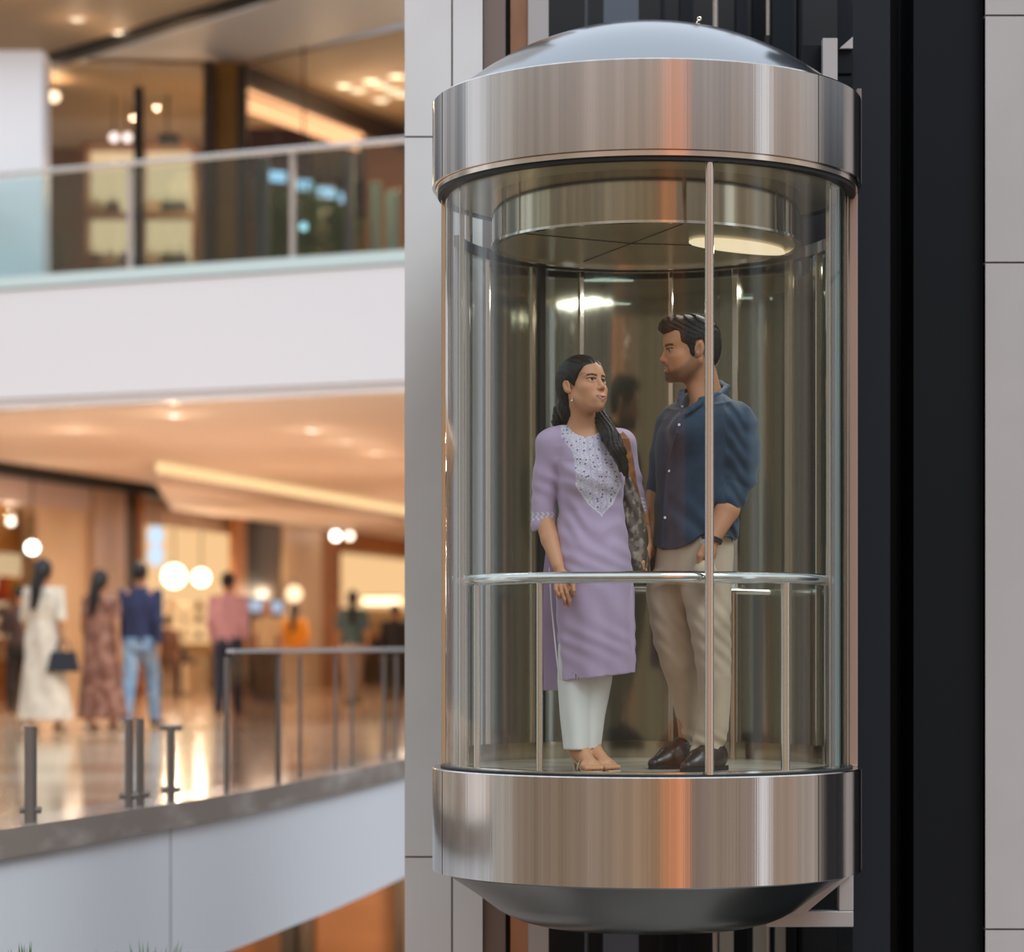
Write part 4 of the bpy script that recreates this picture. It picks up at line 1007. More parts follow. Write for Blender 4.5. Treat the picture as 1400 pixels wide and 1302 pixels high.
S_.cap(Mp(944,540,9.58), Mp(935,560,9.545), .036, .014, k=.004, m='-'); S_.cap(Mp(962,530,9.69), Mp(966,545,9.70), .064, .060, k=.003, m='-')
# curved shirt tails
def tails(X,Y,Z):
    px = CXP+X*FPX/Y; py = np.interp(px, [880,890,905,925,945,957,972,990,1003,1015], [738,744,752,751,743,733,726,727,738,756]); return Z_(0,Y)*0+((HZ-py)*Y/FPX-Z)
S_.cut(tails)
shirt = sdf_obj('shirt', S_, NAVY, man, regions=[(S_.bounds()[0], S_.bounds()[1], .0038)])
# collar, placket, buttons, pocket
CO = Ops()
CO.chain([Mp(985,524,9.79), Mp(994,530,9.72), Mp(982,541,9.635), Mp(958,546,9.60)], [.010,.012,.012,.009], k=.01)
CO.chain([Mp(985,532,9.79), Mp(993,540,9.72), Mp(981,551,9.635), Mp(960,556,9.60)], [.010,.012,.012,.009], k=.01)
CO.chain([Mp(985,524,9.79), Mp(962,520,9.80), Mp(943,528,9.76), Mp(933,538,9.66)], [.010,.011,.011,.009], k=.01)
CO.chain([Mp(959,550,9.60), Mp(944,560,9.565), Mp(938,566,9.55)], [.013,.011,.004], k=.01)
CO.chain([Mp(932,537,9.65), Mp(930,548,9.60), Mp(929,556,9.58)], [.013,.010,.004], k=.01)
sdf_obj('collar', CO, NAVY, shirt, h=.003)
def shirt_surf(px, py):
    o0 = P(px, py, 9.0); f_ = ev_point
    for Y in np.arange(9.3, 9.9, .0015):
        p = P(px, py, Y)
        if ev_point(S_, p) < 0: return p
    return P(px, py, 9.6)
def ev_point(ops, p):
    X = np.array([[[p[0]]]]); Y = np.array([[[p[1]]]]); Z = np.array([[[p[2]]]]); D = np.full((1,1,1), .08)
    for m, f, a, b, k in ops.l:
        if m == 'd': D = D+f(X,Y,Z)
        elif m == 'i': D = np.maximum(D, f(X,Y,Z))
        else:
            if (p < a-.04-k).any() or (p > b+.04+k).any(): continue
            d = f(X,Y,Z); D = smin(D, d, k) if m == '+' else -smin(-D, d, k)
    return float(D.ravel()[0])
line = [(935.5,562),(932,575),(928,592),(923,612),(918,632),(914.5,652),(912,676),(910.5,700),(909.5,722),(909,740),(908.5,748)]
pl = [shirt_surf(*q) for q in line]; vs = []; fs = []
for p in pl: vs += [p+V(-.014,.006,0), p+V(-.010,-.0025,0), p+V(.012,-.0035,0), p+V(.017,.006,0)]
for i in range(len(pl)-1):
    for k in range(3): a = i*4+k; fs.append((a,a+1,a+5,a+4))
obj('placket', MB().add(vs, fs), NAVY, shirt, smooth=True)
for q in ((933,556),(928.5,581),(921,613),(914.5,644),(910.5,676),(909.3,708)):
    p = shirt_surf(*q)+V(0,-.006,0); obj('button', MB().tube([p+V(-.0,.002,0), p+V(-.0008,-.001,0)], .0050, 14), BUTTON, shirt, smooth=True)
# trousers
Tm = Ops()
mf = lambda X,Y,Z,A: .0022*np.sin(Z*70+X*90+3*np.sin(Z*11))*np.clip(np.sin(Z*9+1.2)+.3,0,1)+.003*np.sin(Z*120+X*60)*np.clip((-.30-Z)*14,0,1)+.0022*np.sin(A*4+Z*6)
Tm.col([rm(800,945,.155,.112,9.70), rm(780,948,.160,.118,9.70), rm(755,950,.158,.116,9.70), rm(735,950,.155,.112,9.70)], yM, k=.02, fold=mf)
leg = lambda rows, k=.03: Tm.col([(Z_(py,Y), X_(px,Y), Y, hw_*Y/FPX, d) for py, px, hw_, d, Y in rows], 0, k=k, fold=mf)
leg([(1028,940,9,.036,9.82),(1012,941,10,.042,9.82),(990,941,13,.050,9.81),(962,938,18,.058,9.79),(935,935,22,.062,9.77),(912,930,25,.068,9.75),(880,921,26.5,.075,9.75),(845,915,27,.080,9.76),(810,912,29,.088,9.77),(785,914,30,.095,9.77)])
leg([(1041,966,23,.058,9.645),(1022,967,22,.058,9.64),(1000,973,22,.060,9.63),(962,977,20.5,.064,9.62),(925,976.5,22,.068,9.60),(890,974,25,.076,9.60),(855,970,28,.086,9.61),(815,966,34,.098,9.64),(785,964,38,.105,9.65)], .012)
Tm.cap(Mp(966,1046,9.645), Mp(966,1030,9.645), .046, .046, k=.002, m='-')
Tm.ell(Mp(963,786,9.50), (.048,.052,.058), k=.03)
Tm.cap(Mp(966,740,9.50), Mp(960,752,9.485), .030, .022, k=.004, m='-')
trs = sdf_obj('trousers', Tm, KHAKI, man, h=.0042)
obj('pocket_seam', MB().tube([Mp(957,738,9.50)+V(0,-.004,0), Mp(960,760,9.503), Mp(963,790,9.52)], .0016, 6), KHAKI, trs, smooth=True)
# shoes
def shoe(heel, toe, name='shoe'):
    heel = np.array(heel, float); toe = np.array(toe, float); d = toe-heel; Ln = np.linalg.norm(d[:2]); d /= np.linalg.norm(d)
    o = Ops(); z = FLOOR
    q = lambda t, h_: heel+d*Ln*t+V(0,0,h_)
    o.cap(q(.0,.045), q(.22,.050), .040, .042, k=.03); o.cap(q(.2,.045), q(.62,.034), .042, .040, k=.03); o.cap(q(.62,.030), q(.98,.020), .042, .024, k=.03)
    o.cap(q(.02,.07), q(.18,.085), .036, .036, k=.03); o.cap(q(.25,.08), q(.55,.055), .030, .026, k=.03)
    o.cut(lambda X,Y,Z: (z+.014)-Z)
    s = sdf_obj(name, o, SHOEB, man, h=.0035)
    n = V(-d[1], d[0], 0); pts = []
    for t, w_ in ((-.16,.016),(-.14,.034),(.0,.042),(.25,.038),(.45,.040),(.68,.046),(.85,.042),(1.0,.028),(1.08,.010)): pts.append((heel+d*Ln*t+n*w_)[:2])
    for t, w_ in ((1.08,.010),(1.0,.028),(.85,.042),(.68,.046),(.45,.036),(.25,.036),(.0,.042),(-.14,.034),(-.16,.016)): pts.append((heel+d*Ln*t-n*w_)[:2])
    obj('sole', MB().prism([tuple(p) for p in pts], z, z+.018), mat('sole',(.012,.008,.007),.6), s)
    lc = MB()
    for t in (.34,.42,.50): c = q(t, .103-.06*(t-.3)); lc.tube([c-n*.022-V(0,0,.010), c+V(0,0,.004), c+n*.022-V(0,0,.010)], .0025, 6)
    obj('laces', lc, BLACK, s, smooth=True)
shoe((X_(944,9.84),9.84,FLOOR),(X_(893,9.72),9.72,FLOOR)); shoe((X_(980,9.66),9.66,FLOOR),(X_(938,9.50),9.50,FLOOR))
# wristwatch
wc = Mp(973,739,9.503); ax_ = Mp(975,735,9.50)-Mp(969,753,9.495); ax_ /= np.linalg.norm(ax_); u1 = np.cross(ax_, V(0,1,0)); u1 /= np.linalg.norm(u1); u2 = np.cross(ax_, u1)
wt_ = obj('wristwatch', MB().tube([wc+(u1*cos(t)+u2*sin(t))*.0345 for t in np.linspace(0,2*pi,25)[:-1]], .006, 8, closed=True).tube([wc+ax_*.008+(u1*cos(t)+u2*sin(t))*.0345 for t in np.linspace(0,2*pi,25)[:-1]], .006, 8, closed=True), WATCH, man, smooth=True)
dv = Mp(960,744,9.46)-wc; dv /= np.linalg.norm(dv); obj('watch_face', MB().tube([wc+dv*.036, wc+dv*.046], .016, 20), CHROME, wt_, smooth=True)

# ================================================================== BACKGROUND: LAMPS
for px, py, lab in ((103,589,'dim round ceiling downlight, leftmost under the upper balcony'),(238,567,'bright round ceiling downlight above the left shop fronts'),(427,588,'bright round ceiling downlight above the long cove light'),
                    (473,605,'faint ceiling downlight just right of the brightest one'),(516,620,'faint ceiling downlight nearest the stone pillar')):
    downlight(px, py, CZ, 4, lab, .06 if px in (238,427) else .045, HOTN if px in (238,427) else emis('lamp_dim_%d'%px,(1,.8,.62),3))
for x, y, e in ((-3.5,27,160),(-5.5,31,150),(-3.2,33,220),(-1.5,38,260),(-4.2,38,200),(-1.5,46,300),(.5,54,300),(-1.0,23,120)):  # unseen lamps added to warm the shop walk and its ceiling
    l = bpy.data.lights.new('shop_walk_lamp','AREA'); l.shape = 'DISK'; l.size = .5; l.energy = e*.42; l.color = (1,.78,.58); o = bpy.data.objects.new('shop_walk_lamp', l); COL.objects.link(o); o.location = (x,y,2.2 if y < 36 else 2.2)
    u = bpy.data.lights.new('shop_walk_uplight','POINT'); u.energy = e*.13; u.color = (1,.78,.60); u.shadow_soft_size = .3; o = bpy.data.objects.new('shop_walk_uplight', u); COL.objects.link(o); o.location = (x,y,.6); u.use_custom_distance = False if hasattr(u,'use_custom_distance') else None
def lampball(name, px, py, Y, r, m, label, cat='light', e=0, up=.5, group=None):
    c = P(px,py,Y); t = thing(name, c, label, cat, group); obj('globe', MB().ball(c, r, 20, 12), m, t, smooth=True)
    obj('stem', MB().tube([c+V(0,0,r*.9), c+V(0,0,up)], .012, 8), DARKB, t)
    if e:
        l = warm(c[0], c[1]-r-.05, c[2], e, (1,.74,.5), .05)
    return t
q = lambda px, off: fpt(px, off)[1]
lampball('globe_lamp', 44, 749, q(44,.4), .09, HOTN, 'white globe lamp glowing at the corner of the left shop', e=20, up=fz(44,749,.4) and 2.6-fz(44,749,.4))
lampball('pendant_lamp', 238, 788, q(238,-.5), .19, HOTW, 'large glowing round pendant inside the wooden framed shop', e=70, up=1.4)
lampball('pendant_lamp', 275, 790, q(275,-.5), .14, HOTW, 'smaller glowing pendant at the right inside the wooden framed shop', e=30, up=1.4)
lampball('wall_lamp', 402, 812, q(402,.35), .15, emis('wall_lamp',(1,.74,.45),2), 'glowing lamp on the beige pillar between the two wooden portals', e=30, up=.3)
lampball('spot_lamp', 459, 733, q(459,.5), .085, HOTN, 'left of two round spotlights over the far right portal', up=.4)
lampball('spot_lamp', 478, 733, q(478,.5), .075, emis('spot2',(1,.8,.6),5), 'right, dimmer one of two round spotlights over the far right portal', up=.4)
for px, py, lab in ((38,692,'upper ceiling spot inside the left shop window'),(15,713,'lower ceiling spot inside the left shop window')):
    lampball('shop_spot', px, py, q(px,-.6), .06, HOTN, lab, up=.4, e=12)
for px, r in ((515,.09),(540,.07)):
    pass
bar = thing('light_bar', P(522,822,q(510,-.8)), 'long glowing light bar above the dark counter at the right', 'light')
c = P(522,822,q(510,-.8)); w_ = 26*c[1]/FPX
obj('tube', MB().box(c-V(w_,.05,.07), c+V(w_,.05,.07)), emis('bar',(1,.72,.42),3.5), bar); obj('casing', MB().box(c+V(-w_,-.05,.07), c+V(w_,.08,.10)), DARKB, bar)
sg = thing('hanging_sign', P(213,745,q(205,.45)), 'bluish white hanging sign of two stacked ovals at the wooden framed shop', 'sign')
for py in (733,760):
    c = P(213,py,q(205,.45)); obj('oval_panel', MB().ball(c, (.13,.05,.17), 20, 12), SIGNB, sg, smooth=True)
obj('rod', MB().tube([P(213,715,q(205,.45)),P(213,700,q(205,.45))], .012, 8), DARKB, sg)
for k, (px, py, w_, h_, lab) in enumerate(((350,828,9,8,'left bluish screen in front of the dark column'),(379,830,7,8,'right bluish screen in front of the dark column'))):
    Y = 39.4+k*.3; c = P(px,py,Y); W2 = w_*Y/FPX; H2_ = h_*Y/FPX; t = thing('display_screen', V(c[0],c[1],FZ), lab, 'screen')
    obj('screen', MB().box(c-V(W2,.02,H2_), c+V(W2,.0,H2_)), emis('screen_%d'%k,(.62,.74,.95),.75), t); obj('casing', MB().box(c-V(W2+.03,-.0,H2_+.03), c+V(W2+.03,.06,H2_+.03)), DARKB, t)
    obj('stand', MB().tube([V(c[0],c[1]+.03,FZ),c+V(0,.03,-H2_)], .03, 10), DARKB, t); obj('foot', MB().lathe([(.18,0),(.18,.03),(.001,.03),(.001,0)], V(c[0],c[1]+.03,FZ), seg=20, closed_prof=True), DARKB, t)

# ---- shop goods
def shelf(name, px0, px1, pys, off, label, m=WOOD, d=.35, z0=FZ):
    a = fpt(px0,off); b = fpt(px1,off); t = thing(name, (a[0],a[1],z0), label, 'shelf')
    for py in pys:
        z = (HZ-py)*a[1]/FPX; obj('board', MB().prism([a,b,b-FN*d,a-FN*d], z-.02, z), m, t)
    ztop = (HZ-min(pys))*a[1]/FPX
    for p in (a, b): obj('side_panel', MB().prism([p, p+FD*.04, p+FD*.04-FN*d, p-FN*d], z0, ztop), m, t)
    obj('base_cabinet', MB().prism([a+FN*.02,b+FN*.02,b-FN*d,a-FN*d], z0, (HZ-max(pys))*a[1]/FPX-.02), m, t)
    return t
shelf('display_shelf', -60, 40, (818,840,862,885,905), -.5, 'wooden display shelf with red clothes and dark bags in the left shop window')
cols = [((.60,.05,.02),'red'),((.75,.30,.03),'orange'),((.60,.45,.05),'mustard yellow'),((.62,.06,.03),'bright red')]
for k, (px, ci) in enumerate(((2,0),(11,1),(19,2),(29,3))):
    a = fpt(px,-.6); z = (HZ-818)*fpt(-60,-.5)[1]/FPX
    c = V(a[0],a[1],z); g = MB().add([c+V(x_,y_,z_) for x_,y_,z_ in ((-.09,-.06,0),(.09,-.06,0),(.09,.06,0),(-.09,.06,0),(-.05,-.03,.36),(.05,-.03,.36),(.05,.03,.36),(-.05,.03,.36))], [(3,2,1,0),(4,5,6,7),(0,1,5,4),(1,2,6,5),(2,3,7,6),(3,0,4,7)])
    tag(obj('folded_garment', g, mat('garment_%d'%k, cols[ci][0], .8), bevel=.015), '%s garment on top of the left display shelf, %s from the left' % (cols[ci][1], ['first','second','third','fourth'][k]), 'clothes', 'clothes on the left display shelf')
bagc = [(.03,.02,.02),(.45,.22,.16),(.05,.02,.02),(.38,.20,.12),(.02,.02,.03)]
def handbag(c, s, m, name='handbag', **k):
    g = MB().add([c+V(x_*s,y_*s,z_*s) for x_,y_,z_ in ((-.5,-.25,0),(.5,-.25,0),(.5,.25,0),(-.5,.25,0),(-.38,-.12,.65),(.38,-.12,.65),(.38,.12,.65),(-.38,.12,.65))], [(3,2,1,0),(4,5,6,7),(0,1,5,4),(1,2,6,5),(2,3,7,6),(3,0,4,7)])
    t = thing(name, c, k['label'], 'bag', k.get('group')); obj('pouch', g, m, t, bevel=.02*s)
    obj('handle', MB().tube([c+V(.22*s*cos(a),0,(.62+.42*sin(a))*s) for a in np.linspace(0,pi,10)], .03*s, 6), m, t, smooth=True); return t
n = 0
rown = {840:'second',862:'third',885:'fourth'}
for py in (840,862,885):
    for j, px in enumerate((3,15,27)):
        a = fpt(px,-.62); z = (HZ-py)*fpt(-60,-.5)[1]/FPX
        handbag(V(a[0],a[1],z), .20, mat('bag_%d'%n, bagc[n % 5], .5), label='%s handbag %s on the %s board of the left display shelf' % (['black','rose brown','dark brown','tan','charcoal'][n%5], ['at the left','in the middle','at the right'][j], rown[py]), group='handbags on the left display shelf'); n += 1
shelf('display_shelf', 200, 330, (830,848,872,895), -.75, 'lit low display shelf at the back of the wooden framed shop', CREAM)
n = 0
for py in (830,848,872):
    for j, px in enumerate((212,232,252,272,292)):
        a = fpt(px,-.85); z = (HZ-py)*fpt(200,-.75)[1]/FPX; s = .10+.03*rng.random()
        vz = MB().lathe([(.001,0),(s*.5,0),(s*.62,s*.5),(s*.4,s*1.0),(s*.2,s*1.15),(s*.28,s*1.35),(.001,s*1.35)], V(a[0],a[1],z), seg=12)
        tag(obj('vase', vz, mat('vase_%d'%n, [(.70,.50,.30),(.45,.20,.08),(.75,.62,.45),(.25,.12,.06),(.6,.35,.2)][n%5], .4), smooth=True), '%s vase, %s along the %s board behind the shop pendants' % (['sand','rust','cream','dark brown','terracotta'][n%5], ['leftmost','second','middle','fourth','rightmost'][j], {830:'top',848:'second',872:'third'}[py]), 'vase', 'vases on the lit display shelf'); n += 1
# counter and stools in the shop
tb = thing('shop_table', V(*fpt(245,.4),FZ), 'dark round table standing before the wooden framed shop', 'table')
c = V(*fpt(245,.4),FZ); 
obj('tabletop', MB().lathe([(.001,.52),(.30,.52),(.30,.60),(.001,.60)], c, seg=24, closed_prof=True), DARKB, tb); obj('pedestal', MB().tube([c, c+V(0,0,.52)], .05, 12), DARKB, tb); obj('foot', MB().lathe([(.001,0),(.2,0),(.2,.03),(.001,.03)], c, seg=24, closed_prof=True), DARKB, tb)
handbag(c+V(0,0,.60), .30, mat('bag_table',(.03,.025,.02),.5), label='black handbag standing on the dark round table', name='handbag')
ct_ = thing('shop_counter', V(*fpt(520,-.3),FZ), 'dark shop counter under the glowing light bar', 'counter')
obj('counter_body', fpan(500,600,FZ,FZ+1.0,-.3,.5), DARKB, ct_); obj('counter_top', fpan(498,602,FZ+1.0,FZ+1.05,-.27,.56), WOOD, ct_)

# ---- mid railing
def fpx(curve, px):
    for i in range(len(curve)-1):
        a = CXP+FPX*curve[i][0]/curve[i][1]; b = CXP+FPX*curve[i+1][0]/curve[i+1][1]
        if a <= px <= b: t = (px-a)/(b-a+1e-9); return curve[i]*(1-t)+curve[i+1]*t
    return curve[-1]
RC = offc(EC, .10)
rl = thing('glass_railing', V(*fpx(RC,430),FZ), 'frameless glass railing with slim steel posts along the curved balcony', 'railing')
def gl_run(px0, px1, h_, m, th=.012):
    pts = [fpx(RC,p) for p in np.linspace(px0, px1, max(3,int((px1-px0)/25)+2))]
    a = pts; b = offc(pts, th); n = len(a); vs = [(*p,FZ) for p in a]+[(*p,FZ) for p in b]+[(*p,FZ+h_) for p in b]+[(*p,FZ+h_) for p in a]; fs = []
    for i in range(n-1):
        for k in range(4): k2 = (k+1)%4; fs.append((k*n+i,k*n+i+1,k2*n+i+1,k2*n+i))
    fs += [(0,n,2*n,3*n)[::-1],(n-1,2*n-1,3*n-1,4*n-1)]; return MB().add(vs, fs)
rp = [317,386,459,525,600,680]
for i in range(len(rp)-1):
    pane = obj('glass_panel', gl_run(rp[i]+1, rp[i+1]-1, .80, GLASSG if i == 0 else GLASSR), GLASSG if i == 0 else GLASSR, rl, label='grey hazy glass panel at the railing end' if i == 0 else None)
pts = [fpx(RC,p) for p in np.linspace(316, 690, 14)]; a = offc(pts,-.02); b = offc(pts,.03); n = len(a)
obj('top_rail', MB().add([(*p,FZ+.80) for p in a]+[(*p,FZ+.80) for p in b]+[(*p,FZ+.825) for p in b]+[(*p,FZ+.825) for p in a], [tuple((k*n+i,k*n+i+1,((k+1)%4)*n+i+1,((k+1)%4)*n+i)) for i in range(n-1) for k in range(4)]+[(0,n,2*n,3*n)[::-1],(n-1,2*n-1,3*n-1,4*n-1)]), mat('rail_cap',(.52,.50,.48),.4,.2), rl)
POSTM = mat('dim_steel',(.20,.17,.15),.4,.4)
for px in (311,381,411,459,482,525,542):
    p = fpx(RC,px); obj('post', MB().tube([V(p[0],p[1]-.03,FZ), V(p[0],p[1]-.03,FZ+.78)], .018 if px in (311,381) else .012, 10), POSTM, rl, smooth=True)
rl2 = thing('low_railing', V(*fpx(RC,120),FZ), 'low clear glass guard with short steel posts at the left of the balcony', 'railing')
for a_, b_ in ((-120,42),(48,176),(184,232),(238,309)):
    obj('glass_panel', gl_run(a_, b_, .40, GLASSR, .010), GLASSL, rl2)
for px in (44,178,193,235):
    p = fpx(RC,px); r_p = .030 if px == 44 else .022
    ps = obj('post', MB().tube([V(p[0],p[1]-.04,FZ), V(p[0],p[1]-.04,FZ+(.46 if px != 235 else .40))], r_p, 12), POSTM, rl2, smooth=True)
    obj('clamp', MB().tube([V(p[0]-.05,p[1]-.04,FZ+.06), V(p[0]+.05,p[1]-.04,FZ+.06)], .018, 10), POSTM, ps, smooth=True)
    if px == 235: obj('cap', MB().tube([V(p[0]-.06,p[1]-.04,FZ+.40), V(p[0]+.06,p[1]-.04,FZ+.40)], .016, 10), POSTM, ps, smooth=True)

# ---- upper railing
ur = thing('upper_railing', V(*PZ(280,362,SZ)[:2],SZ), 'straight glass railing with steel handrail on the upper balcony', 'railing')
def upt(px, d=.06): Y = ul(px)+d; return V(X_(px,Y), Y, 0)
obj('top_rail', MB().tube([upt(-160)+V(0,0,5.2), upt(690)+V(0,0,5.2)], .032, 12), CHROME, ur, smooth=True)
ups = [-160,178,400,620]
for i in range(3):
    a, b = upt(ups[i]+3), upt(ups[i+1]-3); obj('glass_panel', MB().add([a+V(0,0,SZ),b+V(0,0,SZ),b+V(0,.014,SZ),a+V(0,.014,SZ),a+V(0,0,5.16),b+V(0,0,5.16),b+V(0,.014,5.16),a+V(0,.014,5.16)],[(3,2,1,0),(4,5,6,7),(0,1,5,4),(1,2,6,5),(2,3,7,6),(3,0,4,7)]), GLASSU, ur)
for px in ups[1:]:
    a = upt(px, .03); obj('post', MB().box(a+V(-.028,-.03,SZ-.1), a+V(.028,.03,5.2)), mat('post_steel_%d'%px,(.62,.58,.55),.3,.7), ur)
# ---- upper shop
us = thing('display_cabinet', P(190,350,34.2)*V(1,1,0)+V(0,0,SZ), 'tall lit display cabinet with bags on two levels in the upper shop', 'cabinet')
Yc = 34.2
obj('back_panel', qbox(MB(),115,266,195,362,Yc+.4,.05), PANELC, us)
obj('plinth', MB().box((X_(115,Yc),Yc+.03,SZ),(X_(266,Yc),Yc+.42,Z_(366,Yc))), DARKB, us)
for py in (195,290,362): obj('board', qbox(MB(),113,268,py,py+5,Yc,.42), WOOD, us)
for px in (113,190,262): obj('side_panel', qbox(MB(),px,px+5,195,362,Yc,.42), WOOD, us)
ubc = [(.55,.42,.30),(.12,.06,.04),(.62,.50,.38),(.03,.05,.05),(.06,.08,.07),(.20,.10,.06)]
k = 0
for py, pxs, s in ((290,(132,154,211,229,247),.22),(361,(130,150,172,210,229,247),.22)):
    for j, px in enumerate(pxs):
        handbag(P(px,py,Yc+.18), s, mat('ubag_%d'%k, ubc[k%6], .5), label='%s handbag, %s on the %s level of the upper display cabinet' % (['sand','brown','beige','black','dark green','chestnut'][k%6], ['first from the left','second from the left','third from the left','fourth from the left','fifth from the left','sixth from the left'][j], 'upper' if py == 290 else 'lower'), group='handbags in the upper display cabinet'); k += 1
for px, lab in ((156,'left pinkish white spot lamp over the upper display cabinet'),(174,'right pinkish white spot lamp over the upper display cabinet')):
    lampball('spot_lamp', px, 188, 33.8, .06, emis('pinklamp%d'%px,(1,.85,.85),3), lab, up=.6)
vb = thing('ceiling_speaker', P(229,190,33.8), 'black box hanging above the upper display cabinet', 'speaker')
obj('housing', qbox(MB(),215,243,181,196,33.7,.3), BLACK, vb, bevel=.04); obj('hanger', MB().tube([P(229,181,33.85),P(229,130,33.85)], .015, 8), BLACK, vb)
for k, (px, py, lab) in enumerate(((105,25,'dim downlight in the upper ceiling at the top left corner'),(164,43,'bright downlight in the upper ceiling at the top left'))):
    downlight(px, py, UC, 3, lab, .06, emis('dl%d'%k,(1,.80,.55),2+3*k))
lampball('spot_lamp', 74, 132, 33, .075, emis('dlx',(1,.75,.55),4), 'single warm spot lamp inside the upper shop near the white column', up=.5, e=12)
for k, (px, py) in enumerate(((470,116),(490,123),(507,110),(521,116),(537,123),(521,136),(542,103),(551,129))):
    downlight(px, py, UC+.05, 1.5, '%s warm downlight of the cluster in the upper right ceiling' % ['leftmost','second','third, brighter','fourth, upper','fifth','lowest','topmost','rightmost'][k], .085, emis('cl%d'%k,(1,.82,.50),3.5 if k in (0,2,6) else 2), group='downlight cluster on the upper level')
os_ = [(337,120,497,184,.05),(337,142,490,196,.10)]
for k, (x0,y0,x1,y1,h_) in enumerate(os_):
    z = 6.95; a = PZ(x0,y0,z); b = PZ(x1,y1,z); t = thing('strip_light', a, ['upper','lower, broader'][k]+' glowing orange light strip running back into the upper right shop', 'light')
    obj('diffuser', MB().add([a+V(0,0,-h_),b+V(0,0,-h_),b+V(0,.06,-h_),a+V(0,.06,-h_),a+V(0,0,h_),b+V(0,0,h_),b+V(0,.06,h_),a+V(0,.06,h_)],[(3,2,1,0),(4,5,6,7),(0,1,5,4),(1,2,6,5),(2,3,7,6),(3,0,4,7)]), emis('ostrip%d'%k,(1,.50,.24),1.5), t)
    obj('casing', MB().add([a+V(0,0,h_),b+V(0,0,h_),b+V(0,.3,h_),a+V(0,.3,h_),a+V(0,0,h_+.05),b+V(0,0,h_+.05),b+V(0,.3,h_+.05),a+V(0,.3,h_+.05)],[(3,2,1,0),(4,5,6,7),(0,1,5,4),(1,2,6,5),(2,3,7,6),(3,0,4,7)]), WOOD, t)
for k, (px, py, w_) in enumerate(((379,240,12),(418,252,12),(446,262,12),(473,270,9))):
    Y = 6.15*FPX/(HZ-py); c = P(px,py,Y); ww = w_*Y/FPX; t = thing('wall_screen', c, ['leftmost','second','third','rightmost'][k]+' of the row of pale blue screens in the upper right shop', 'screen', 'row of blue screens')
    obj('screen', MB().ext([c+V(-ww,0,-.07),c+V(ww,0,-.09),c+V(ww,0,.05),c+V(-ww,0,.07)],(0,.03,0)), BLUEL, t); obj('casing', MB().box(c+V(-ww,.03,-.1), c+V(ww,.06,.1)), DARKB, t); obj('hanger', MB().tube([c+V(0,.045,.1), c+V(0,.045,.8)], .012, 6), DARKB, t)
LEAF = mat('dark_leaf',(.09,.19,.05),.45); POT = mat('clay_pot',(.20,.12,.08),.6)
def bush(c, r, H_, n, label, sharp=False, group=None, lf=.16):
    t = thing('potted_plant' if not sharp else 'palm_plant', c, label, 'plant', group); f = MB()
    for i in range(n):
        a = rng.uniform(0,2*pi); e = rng.uniform(.1,1.3); rr = r*rng.uniform(.2,1); p = c+V(rr*cos(a)*sin(e), rr*sin(a)*sin(e), H_-r*.8+rr*cos(e)*1.0-(0 if sharp else rng.uniform(0,.75)))
        d = V(cos(a)*sin(e), sin(a)*sin(e), cos(e)*.8+rng.uniform(-.3,.5)); d /= np.linalg.norm(d); w = np.cross(d, V(0,0,1)); w /= np.linalg.norm(w)+1e-6; L_ = lf*rng.uniform(.7,1.3)
        f.add([p, p+d*L_*.5+w*L_*.18, p+d*L_+V(0,0,-L_*.15), p+d*L_*.5-w*L_*.18, p+d*L_*.5+V(0,0,.012)], [(0,1,4),(1,2,4),(2,3,4),(3,0,4)])
    obj('foliage', f, LEAF, t); obj('stem', MB().tube([c+V(0,0,.3), c+V(.02,0,H_*.6), c+V(0,0,H_-r*.6)], .025, 8), POT, t)
    obj('pot', MB().lathe([(.001,0),(.18,0),(.24,.38),(.20,.38),(.19,.33),(.001,.33)], c, seg=20), POT, t); return t
for k, (px, Y, top) in enumerate(((380,33.0,272),(422,33.9,262),(464,33.0,280))):
    c = V(X_(px,Y),Y,SZ); bush(c, .30, Z_(top,Y)-SZ, 420, ['left','middle, tallest','right'][k]+' leafy green plant behind the upper balcony glass', group='plants on the upper level')
c = V(X_(72,33.2),33.2,SZ); bush(c, .22, Z_(320,33.2)-SZ, 90, 'small dark plant beside the white column on the upper level')
